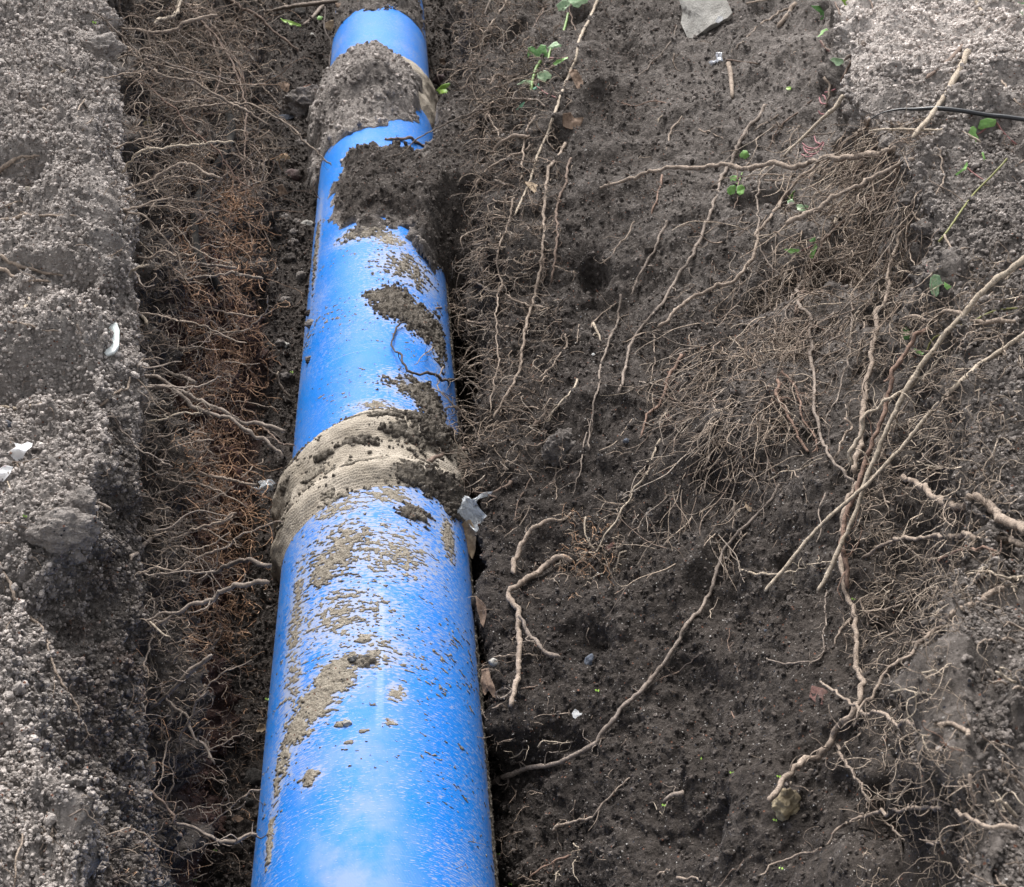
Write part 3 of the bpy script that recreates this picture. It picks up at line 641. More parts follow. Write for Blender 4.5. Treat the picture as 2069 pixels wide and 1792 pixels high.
def root(tile, col, w0, w1, pts, label=None, mode='lie', off=(0, 0), cat='root', name='root', br=None, wig=1.0, group='larger roots laid bare in the trench'):
    pp = []
    if isinstance(tile, str): pp = px_of(tile, pts)
    else:
        for tl, ps in tile: pp += px_of(tl, ps)
    ROOTN[0] += 1; rng = np.random.default_rng(1000 + ROOTN[0])
    C_ = catmull(pp, 8) if len(pp) > 2 else catmull([pp[0], ((pp[0][0] + pp[1][0]) / 2 + rng.normal(0, 3), (pp[0][1] + pp[1][1]) / 2 + rng.normal(0, 3)), pp[1]], 8)
    C_, Lpx = resample(C_, 6)
    n = len(C_); s = np.linspace(0, 1, n)
    H = [hit(*c) for c in C_]; ht = np.array([h[2] for h in H])
    if mode == 'lie':
        k = min(9, n // 2 * 2 - 1); hm = np.convolve(np.pad(ht, k // 2, mode='edge'), np.ones(k) / k, 'valid'); t = hm - (off[0] * (1 - s) + off[1] * s)
    else:
        t0 = ht[0] - off[0]; t1 = min(ht[-1], ht[0]) - off[1]; t = t0 * (1 - s) + t1 * s
    wpx = (w0 * (1 - s) + w1 * s) * .335 * .94
    rad = .5 * wpx * t / FPX * .92
    if mode == 'lie': t = np.minimum(t - rad * .5, ht - rad * .15)
    else: t = np.minimum(t, ht - rad * .5)
    if cat in ('stick', 'twig') and mode == 'lie':
        ln_ = t[0] * (1 - s) + t[-1] * s; t = ln_ - max(0, np.max(ln_ - (ht - rad * .3)) * .8)
    k = 5; t = np.convolve(np.pad(t, k // 2, mode='edge'), np.ones(k) / k, 'valid')
    Pw = np.array([CO + ray_dir(*c) * tt_ for c, tt_ in zip(C_, t)])
    # small kinks and knots
    if wig:
        amp = wig * (.0026 + .12 * rad)[:, None]
        for f, a_ in ((18, 1.3), (48, 1.1), (105, .55)):
            Pw = Pw + amp * a_ * np.stack([noise(Pw, f, 200 + q + ROOTN[0] % 7) for q in range(3)], -1) * 1.5
    rad = np.maximum(rad, .0007) * (1 + (.28 * noise(Pw, 85, 220) + .22 * noise(Pw, 20, 221)) * (1 if wig else .2))
    rad[-1] *= .55
    Pc = np.concatenate([Pw[:1], Pw, Pw[-1:]]); Rc = np.concatenate([[1e-5], rad, [1e-5]])
    Pc[0] -= (Pw[1] - Pw[0]) * .02; Pc[-1] += (Pw[-1] - Pw[-2]) * .05
    V, F = tubes(Pc[None], Rc[None], 8 if max(w0, w1) > 16 else 5)
    # side rootlets growing from it
    nb = int(Lpx / 20) if br is None else br
    if nb:
        ii = rng.integers(2, n - 1, nb); tang = np.gradient(Pw, axis=0)[ii]; tang /= np.linalg.norm(tang, axis=1, keepdims=True)
        side = np.cross(tang, rng.normal(size=(nb, 3))); side /= np.linalg.norm(side, axis=1, keepdims=True)
        L_ = rng.uniform(.015, .085, nb); K = 12
        Pb = walk(Pw[ii], side + tang * .5, K, L_ / (K - 1), .55, .08, rng)
        Rb = np.linspace(1, .35, K)[None] * np.minimum(rad[ii] * .55, .0021)[:, None]
        Rb = np.maximum(Rb, .0008)
        V2, F2 = tubes(Pb, Rb, 3); F = np.concatenate([F, F2 + len(V)]); V = np.concatenate([V, V2])
    org = Pw[0].copy()
    o = mesh_obj(name, V - org, F, M_ROOT[col]); o.location = tuple(org)
    if label is None:
        a, b = C_[0], C_[-1]; c = C_[n // 2]; dx, dy = b[0] - a[0], b[1] - a[1]
        chord = math.hypot(dx, dy); bend = Lpx / max(chord, 1)
        sz = 'hair thin' if max(w0, w1) <= 10 else 'thin' if max(w0, w1) <= 16 else 'medium' if max(w0, w1) <= 26 else 'thick'
        shp = 'straight' if bend < 1.04 else 'gently bent' if bend < 1.16 else 'crooked'
        ori = 'level' if abs(dy) < .35 * abs(dx) else 'upright' if abs(dx) < .35 * abs(dy) else ('slanting' if dx * dy > 0 else 'leaning')
        ln = 'short' if Lpx < 60 else 'long' if Lpx > 230 else ''
        lab = ' '.join(f'{ln} {sz} {CNAME[col]} {ori} root {where(c)}'.split())
        label = uniq(lab, [shp, 'with side rootlets', 'nearer the pipe', 'of two'][:1], group)
    tag(o, label, cat, group); return o

SP = dict(mode='span')
# --- right bank: the big roots
root([('20', [(-470, 1122), (-300, 1075), (-150, 1025), (0, 1000), (150, 1000), (280, 985), (350, 1005), (450, 1005), (560, 978), (640, 998), (760, 980), (900, 945), (1050, 945), (1180, 925), (1300, 880)])], 'tan', 22, 42, [], 'longest thick root running level across the upper right slope, its left end sawn off', 'span', (.07, .04), br=10)
root('20', 'tan', 26, 34, [(1400, 950), (1280, 1000), (1150, 1075), (980, 1150), (860, 1220), (760, 1290), (640, 1340)], 'thick tan root slanting to a broken end beside the round pale green leaf', 'span', (.0, .12), br=7)
root('20', 'brown', 26, 18, [(1360, 950), (1280, 1050), (1180, 1160), (1100, 1230), (1000, 1320), (900, 1400), (840, 1500), (800, 1590), (770, 1680), (730, 1780), (700, 1880)], off=(.02, .03))
root('20', 'tan', 18, 26, [(1150, 720), (1100, 780), (990, 850), (940, 920), (820, 1000), (720, 1060), (660, 1150), (600, 1230), (540, 1310), (480, 1370), (460, 1420), (465, 1500), (400, 1610), (300, 1690), (190, 1730), (80, 1790), (0, 1850), (-130, 1960)], 'long winding tan root from the black cable tip down to mid slope', 'lie', (.05, .07), br=12)
root('20', 'pale', 30, 14, [(985, 570), (940, 640), (850, 720), (740, 830), (620, 940)], 'pale straw coloured stick crossing just above the big level root', 'span', (.03, .08), br=0, wig=.4, cat='stick', name='stick')
root('20', 'grey', 15, 11, [(590, 970), (540, 1020), (490, 1080), (470, 1180), (480, 1300), (480, 1480), (540, 1580), (600, 1650), (630, 1720), (610, 1800), (580, 1850)], off=(.03, .05))
root('20', 'pale', 46, 26, [(1735, 310), (1690, 400), (1600, 560), (1540, 650), (1480, 730), (1395, 820)], 'thickest pale dry stick under the black cable at the upper right', 'lie', (.03, .03), br=0, wig=.4, cat='stick', name='stick')
root('20', 'pale', 15, 18, [(1140, 785), (1300, 775), (1450, 780), (1620, 780), (1720, 805), (1810, 850)], 'thin pale stick lying level just below the black cable', 'lie', (.05, .01), br=0, wig=.3, cat='stick', name='stick')
root('20', 'brown', 30, 22, [(1700, 280), (1600, 380), (1480, 470)], 'short brown stick half buried left of the pale dry stick', 'lie', (.01, .0), br=0, wig=.4, cat='stick', name='stick')
root([('20', [(1330, 1390), (1290, 1500), (1260, 1620), (1240, 1780)]), ('21', [(1190, 130), (1170, 300), (1150, 430), (1130, 500), (1100, 680), (1095, 780), (1088, 940), (1060, 1060)])], 'tan', 20, 46, [], 'thick upright root with a pointed top, standing behind the crossing straws', 'span', (.02, .06), br=8)
root([('20', [(520, 640), (480, 700), (420, 760), (350, 870), (320, 960), (260, 1060), (220, 1180), (180, 1300), (120, 1450), (60, 1580), (0, 1650)]), ('11', [(1960, 30), (1880, 130), (1800, 220), (1750, 320), (1730, 420), (1700, 520), (1680, 600)])], 'grey', 26, 20, [], 'long grey root hanging down the right slope left of the three lobed leaves', 'lie', (.01, .03), br=16)
root('10', 'pale', 22, 15, [(1560, -10), (1510, 110), (1450, 230), (1420, 360), (1370, 480), (1330, 590), (1280, 730), (1230, 860), (1180, 980), (1150, 1090), (1110, 1180), (1055, 1290)], 'long straight pale stem slanting down past the folded brown leaf', 'span', (.02, .06), br=6, wig=.5)
for col, w0, w1, pts, off in [
    ('tan', 15, 12, [(1010, 0), (940, 110), (880, 190), (840, 280), (770, 380)], (.0, .05)),
    ('grey', 9, 8, [(910, 0), (870, 80), (800, 180), (720, 260)], (.0, .10)),
    ('tan', 22, 18, [(1150, 825), (1050, 820), (970, 870), (920, 930), (880, 960), (800, 990)], (.01, .06)),
    ('tan', 18, 13, [(1150, 870), (1090, 920), (990, 960), (900, 1020), (850, 1080), (820, 1140), (730, 1220)], (.01, .08)),
    ('tan', 14, 12, [(1060, 1230), (950, 1210), (850, 1175), (760, 1150), (700, 1160)], (.0, .06)),
    ('tan', 16, 14, [(1180, 700), (1130, 780), (1110, 900), (1100, 1020), (1080, 1100)], (.01, .02)),
    ('brown', 18, 15, [(1390, 950), (1360, 1100), (1310, 1250), (1310, 1400), (1300, 1550), (1270, 1700)], (.01, .02)),
    ('grey', 22, 12, [(900, 1470), (850, 1470), (760, 1480), (735, 1440)], (.0, .04)),
    ('grey', 16, 12, [(1245, 650), (1180, 600), (1100, 595), (970, 580)], (.0, .05)),
    ('tan', 12, 10, [(1130, 435), (1080, 450), (950, 480), (850, 480)], (.0, .05)),
    ('tan', 13, 11, [(1300, 400), (1150, 450), (1000, 510), (880, 550)], (.01, .06)),
    ('tan', 14, 11, [(890, 685), (950, 790), (1000, 890), (1040, 920)], (.02, .0)),
    ('red', 8, 8, [(1640, 590), (1780, 640), (1900, 610), (2060, 640)], (.0, .0)),
    ('grey', 9, 8, [(2040, 150), (2000, 240), (1960, 300), (1880, 380), (1800, 470)], (.01, .01)),
    ('tan', 13, 11, [(2069, 700), (1990, 800), (1975, 920)], (.01, .0)),
    ('tan', 12, 9, [(1780, 1330), (1750, 1410), (1690, 1470), (1650, 1520), (1600, 1590)], (.02, .02)),
    ('grey', 20, 15, [(1980, 1330), (1900, 1500), (1830, 1620), (1790, 1700), (1760, 1780)], (.01, .02)),
    ('red', 15, 12, [(1950, 1050), (1920, 1180), (1880, 1300)], (.0, .01)),
    ('pale', 8, 7, [(1950, 690), (1915, 745)], (.0, .0)), ('grey', 22, 18, [(1040, 1110), (940, 1085)], (.0, .03)), ('tan', 16, 12, [(740, 1040), (680, 1020)], (.0, .02)),
    ('grey', 30, 22, [(830, 1480), (800, 1600)], (.0, .02)), ('grey', 24, 18, [(800, 1660), (700, 1680)], (.0, .02)), ('grey', 20, 14, [(900, 1745), (820, 1700)], (.0, .02)),
    ('brown', 9, 8, [(1020, 330), (1100, 280), (1180, 140), (1250, 20)], (.0, .0)), ('brown', 9, 8, [(1420, 0), (1390, 60), (1430, 220)], (.02, .0)), ('tan', 9, 8, [(2020, 320), (2015, 400), (2069, 440)], (.0, .0))]:
    root('10', col, w0, w1, pts, off=off, mode='lie')
root('10', 'brown', 20, 28, [(275, 838), (360, 840), (440, 845), (500, 875), (560, 910), (595, 925), (650, 880), (730, 860), (800, 850)], 'reddish brown V shaped root lying on the dark soil slump over the pipe', 'lie', (.02, .03), br=3)
root('10', 'grey', 10, 9, [(1040, 640), (850, 660), (740, 700), (640, 750), (540, 800), (440, 860), (380, 920), (260, 960), (130, 990)], 'thin grey root reaching from the right wall across the pipe onto the slump', 'span', (.0, .04), br=5)
root([('10', [(1360, 860), (1310, 950), (1260, 1030), (1240, 1160), (1230, 1300), (1230, 1450), (1210, 1600), (1180, 1760)]), ('11', [(1120, 200), (1100, 330), (1080, 450), (1020, 580), (960, 680), (925, 750)])], 'tan', 22, 18, [], 'long tan root hanging down the dark wall right of the pipe', 'lie', (.01, .04), br=22)
root([('10', [(1050, 1180), (1020, 1330), (970, 1470), (955, 1600), (970, 1700)]), ('11', [(960, 0), (945, 100), (945, 230), (960, 420), (935, 520), (910, 720)])], 'tan', 15, 10, [], 'thin long upright root close to the right side of the pipe', 'lie', (.03, .04), br=16)
# --- middle strip
root('11', 'dark', 12, 24, [(390, 160), (350, 190), (320, 260), (320, 310), (370, 370), (390, 430), (420, 470), (480, 485), (530, 470), (580, 490), (650, 515), (780, 505)], 'dark crooked root looping over the blue pipe above the near hessian joint', 'lie', (.012, .02), br=4)
root('11', 'brown', 26, 9, [(780, 40), (720, 90), (650, 70), (560, 85), (490, 105)], 'brown root touching the pipe below the dark mud patch', 'lie', (.02, .012), br=5)
root('11', 'brown', 34, 28, [(760, 925), (650, 945), (560, 990), (450, 1035), (400, 1050), (350, 1000)], 'thick brown root with a split end lying on the near hessian joint', 'lie', (.02, .03), br=3)
for col, w0, w1, pts, off in [
    ('tan', 20, 11, [(640, 80), (700, 115), (760, 150), (800, 165), (940, 180), (1100, 210)], (.05, .0)), ('tan', 9, 7, [(700, 190), (640, 270), (560, 320), (450, 420)], (.02, .01)),
    ('brown', 11, 14, [(700, 1115), (740, 1160), (800, 1190), (870, 1190), (950, 1225)], (.03, .02)), ('brown', 30, 18, [(1030, 1135), (980, 1170), (920, 1185)], (.0, .03)),
    ('tan', 10, 9, [(1680, 40), (1560, 130), (1525, 175), (1520, 230)], (.0, .0)), ('pale', 20, 12, [(1525, 175), (1560, 240), (1590, 295)], (.01, .0)),
    ('grey', 18, 12, [(1690, 0), (1680, 140), (1620, 290), (1580, 420), (1555, 560), (1530, 660), (1505, 800), (1505, 940)], (.02, .02)),
    ('tan', 13, 10, [(1360, 230), (1370, 300), (1330, 360), (1270, 440), (1200, 510)], (.01, .02)), ('pale', 16, 10, [(1440, 505), (1390, 590), (1320, 660), (1250, 760)], (.02, .03)),
    ('tan', 17, 12, [(1220, 680), (1120, 675), (1050, 680)], (.0, .03)), ('brown', 26, 22, [(1220, 765), (1160, 805)], (.0, .03)), ('tan', 14, 10, [(1260, 870), (1180, 910), (1120, 900)], (.0, .03)),
    ('red', 24, 15, [(2069, 350), (2000, 480), (1960, 580), (1920, 660), (1850, 740), (1815, 860)], (.02, .02)),
    ('pale', 15, 12, [(1930, 870), (1870, 1010), (1830, 1110), (1780, 1170), (1740, 1260), (1690, 1320), (1650, 1380), (1600, 1450), (1560, 1540), (1470, 1560)], (.01, .03)),
    ('pale', 13, 10, [(1490, 1340), (1480, 1400), (1500, 1470), (1540, 1530)], (.02, .02)), ('pale', 13, 10, [(1735, 1545), (1680, 1570), (1660, 1660)], (.02, .01)),
    ('grey', 11, 9, [(1490, 830), (1460, 970), (1450, 1070), (1430, 1130), (1405, 1210)], (.01, .02)), ('tan', 10, 8, [(1040, 50), (980, 100), (940, 140), (920, 200)], (.0, .02)),
    ('tan', 18, 14, [(1240, 80), (1120, 60), (1050, 30), (1010, 0)], (.0, .03)), ('tan', 9, 7, [(1440, 180), (1430, 280), (1410, 340)], (.0, .01)), ('tan', 9, 7, [(1890, 240), (1900, 330), (1895, 420), (1880, 530)], (.0, .01)),
    ('tan', 10, 8, [(620, 430), (600, 560), (660, 640), (740, 700)], (.02, .04)), ('tan', 9, 8, [(560, 560), (650, 620), (720, 700), (830, 720)], (.01, .02)), ('tan', 9, 7, [(830, 830), (850, 930), (900, 975)], (.02, .01)),
    ('tan', 9, 7, [(1310, 980), (1300, 1150), (1310, 1280)], (.0, .0)), ('brown', 9, 8, [(1160, 1110), (1080, 1240), (1045, 1400)], (.0, .0)), ('tan', 9, 7, [(1150, 1270), (1090, 1380), (990, 1460)], (.0, .01))]:
    root('11', col, w0, w1, pts, off=off, mode='lie')
root('11', 'tan', 24, 36, [(1400, 1320), (1350, 1350), (1250, 1370), (1170, 1410), (1120, 1470), (1080, 1540), (1045, 1620), (1055, 1685)], 'thick hooked tan root arching left of the tangled rootlets on the right wall', 'lie', (.0, .05), br=5)
root([('11', [(1400, 1610), (1320, 1590), (1250, 1630), (1180, 1690), (1030, 1780)]), ('12', [(1045, 50), (1085, 110), (1075, 200), (1085, 330), (1075, 450), (1065, 600), (1030, 720)])], 'tan', 42, 34, [], 'thick tan root bending down beside the gap, left of the white chip', 'lie', (.01, .05), br=8)
root('12', 'grey', 22, 34, [(1085, 130), (1120, 220), (1180, 310), (1240, 370), (1330, 405)], 'forked off grey root with a cut end pointing right toward the slope', 'lie', (.05, .02), br=3)
root([('21', [(600, 1140), (560, 1220), (440, 1340), (290, 1500), (240, 1600), (190, 1780)]), ('22', [(130, 110), (60, 190), (0, 290)]), ('12', [(1980, 400), (1900, 510), (1820, 610), (1700, 720), (1600, 850), (1510, 940), (1400, 1010), (1250, 1060), (1100, 1090), (905, 1165)])], 'grey', 20, 38, [], 'longest root of all, curving down the right slope to touch the pipe side', 'lie', (.01, .02), br=14, wig=.7)
for col, w0, w1, pts, off in [
    ('tan', 12, 24, [(1740, 1130), (1650, 1230), (1570, 1310), (1530, 1375), (1440, 1390), (1350, 1420), (1280, 1455)], (.01, .02)), ('tan', 10, 11, [(930, 400), (1060, 402), (1200, 395)], (.03, .0)),
    ('pale', 14, 9, [(1190, 950), (1220, 915), (1300, 910), (1340, 930), (1410, 925)], (.02, .0)), ('tan', 8, 9, [(1110, 790), (1180, 770), (1250, 760), (1400, 740)], (.0, .01)),
    ('red', 18, 12, [(1400, 1600), (1270, 1660), (1150, 1740)], (.0, .01)), ('tan', 13, 9, [(1420, 1270), (1415, 1400)], (.02, .0)), ('grey', 26, 22, [(980, 1480), (940, 1590)], (.0, .02)),
    ('grey', 16, 20, [(1060, 590), (1000, 640), (940, 640)], (.0, .03)), ('tan', 22, 16, [(1010, 700), (960, 685), (910, 715)], (.0, .03)), ('pale', 10, 8, [(1400, 1530), (1450, 1580), (1410, 1690), (1450, 1760)], (.02, .01)),
    ('pale', 9, 7, [(1340, 1680), (1310, 1720), (1305, 1790)], (.0, .0)), ('tan', 14, 20, [(1910, 1720), (2010, 1690)], (.0, .0)), ('grey', 40, 30, [(2069, 1225), (1970, 1275)], (.02, .01)),
    ('brown', 16, 10, [(1080, 600), (1150, 585), (1215, 570)], (.0, .0)), ('pale', 9, 7, [(1025, 1020), (1080, 1000), (1135, 965)], (.0, .02)), ('pale', 9, 6, [(1880, 1290), (1920, 1330), (1960, 1380)], (.0, .0)),
    ('tan', 8, 6, [(1500, 240), (1485, 290), (1500, 330)], (.0, .0)), ('grey', 14, 9, [(1000, 1130), (1010, 1180), (990, 1210)], (.02, .01)), ('dark', 10, 14, [(1740, 1710), (1680, 1760), (1640, 1790)], (.0, .0)), ('brown', 9, 10, [(2069, 480), (1980, 520), (1900, 550)], (.0, .0))]:
    root('12', col, w0, w1, pts, off=off, mode='lie')
# --- right side, nearer the lens
root([('20', [(2080, 1545), (1950, 1650), (1830, 1750)]), ('21', [(1700, 130), (1620, 210), (1540, 310), (1450, 430), (1370, 560), (1300, 700), (1220, 850), (1180, 960), (1120, 1120), (1060, 1300), (1010, 1430), (950, 1550), (880, 1700), (830, 1780)])], 'pale', 40, 32, [], 'upper of two long pale straws crossing the right side from the right edge', 'span', (.12, .16), br=5, wig=.4)
root('21', 'pale', 30, 26, [(2085, 225), (1950, 320), (1800, 420), (1650, 560), (1500, 710), (1380, 870), (1230, 1030), (1080, 1180), (880, 1350), (700, 1560), (600, 1680), (510, 1780)], 'lower of two long pale straws crossing the right side, ending mid slope', 'span', (.10, .14), br=2, wig=.3)
root('21', 'tan', 32, 20, [(2030, 150), (1850, 165), (1760, 150), (1640, 100), (1560, 115), (1490, 160), (1420, 125), (1350, 140)], 'tan wavy root pointing left behind the top of the pale straws', 'lie', (.02, .04), br=6)
root('21', 'red', 30, 34, [(1500, 190), (1440, 240), (1390, 320), (1340, 400), (1280, 460), (1270, 560), (1230, 700), (1180, 820), (1140, 950), (1090, 1080), (1070, 1180), (1020, 1280), (990, 1400), (980, 1500), (1010, 1600), (1010, 1760)], 'reddish brown thick root hanging beside the pointed root on the right', 'span', (.06, .07), br=12)
root('21', 'pale', 18, 30, [(1600, 370), (1500, 450), (1380, 560), (1260, 640), (1150, 700), (1105, 750), (1105, 810), (1050, 900), (1030, 960), (1035, 1015)], 'pale branch curling down to a whitish blunt tip in front of the pointed root', 'span', (.12, .12), br=4)
root('21', 'tan', 36, 62, [(1350, 1090), (1430, 1150), (1500, 1200), (1620, 1260), (1700, 1275), (1780, 1245), (1880, 1300), (1980, 1350), (2085, 1385)], 'thickest root of all, out of focus, entering from the right edge to a blunt tip', 'span', (.22, .16), br=1, wig=1.6)
root('21', 'tan', 20, 42, [(1100, 1580), (1200, 1510), (1330, 1470), (1500, 1450), (1700, 1450), (1880, 1460), (2085, 1510)], 'arched root entering from the right edge below the thickest root', 'span', (.08, .14), br=6)
root([('22', [(1975, -5), (1840, 40), (1680, 130), (1600, 200), (1490, 280), (1380, 390), (1300, 450), (1220, 520), (1170, 580), (1130, 660), (1080, 760), (1040, 820)])], 'tan', 40, 16, [], 'long tan root running down left from the right edge toward the root crossing', 'span', (.03, .12), br=12)
root([('21', [(1060, 1115), (1010, 1240), (980, 1400), (975, 1560)]), ('22', [(985, -100), (1000, 20), (1050, 150), (1055, 250), (1060, 420), (1090, 550), (1090, 640), (1030, 740), (950, 830), (900, 920), (800, 1020), (740, 1040), (650, 1110), (590, 1200), (545, 1270)])], 'tan', 30, 44, [], 'thick tan root hanging down and curving left to end at the yellowish stone', 'lie', (.04, .09), br=8)
root('22', 'tan', 18, 30, [(840, 540), (900, 590), (1000, 650), (1080, 710), (1120, 735), (1220, 745), (1290, 800), (1400, 800), (1530, 815), (1680, 840), (1770, 865)], 'crooked root crossing to the right, pale broken tip left of the crossing', 'span', (.16, .05), br=5)
root('22', 'tan', 12, 34, [(490, 1725), (590, 1640), (700, 1600), (870, 1530), (940, 1440), (1040, 1390), (1140, 1350), (1330, 1330), (1440, 1300), (1620, 1320), (1740, 1370), (1870, 1410), (2020, 1415)], 'long wavy root crossing the lower right slope below the yellowish stone', 'lie', (.02, .06), br=12)
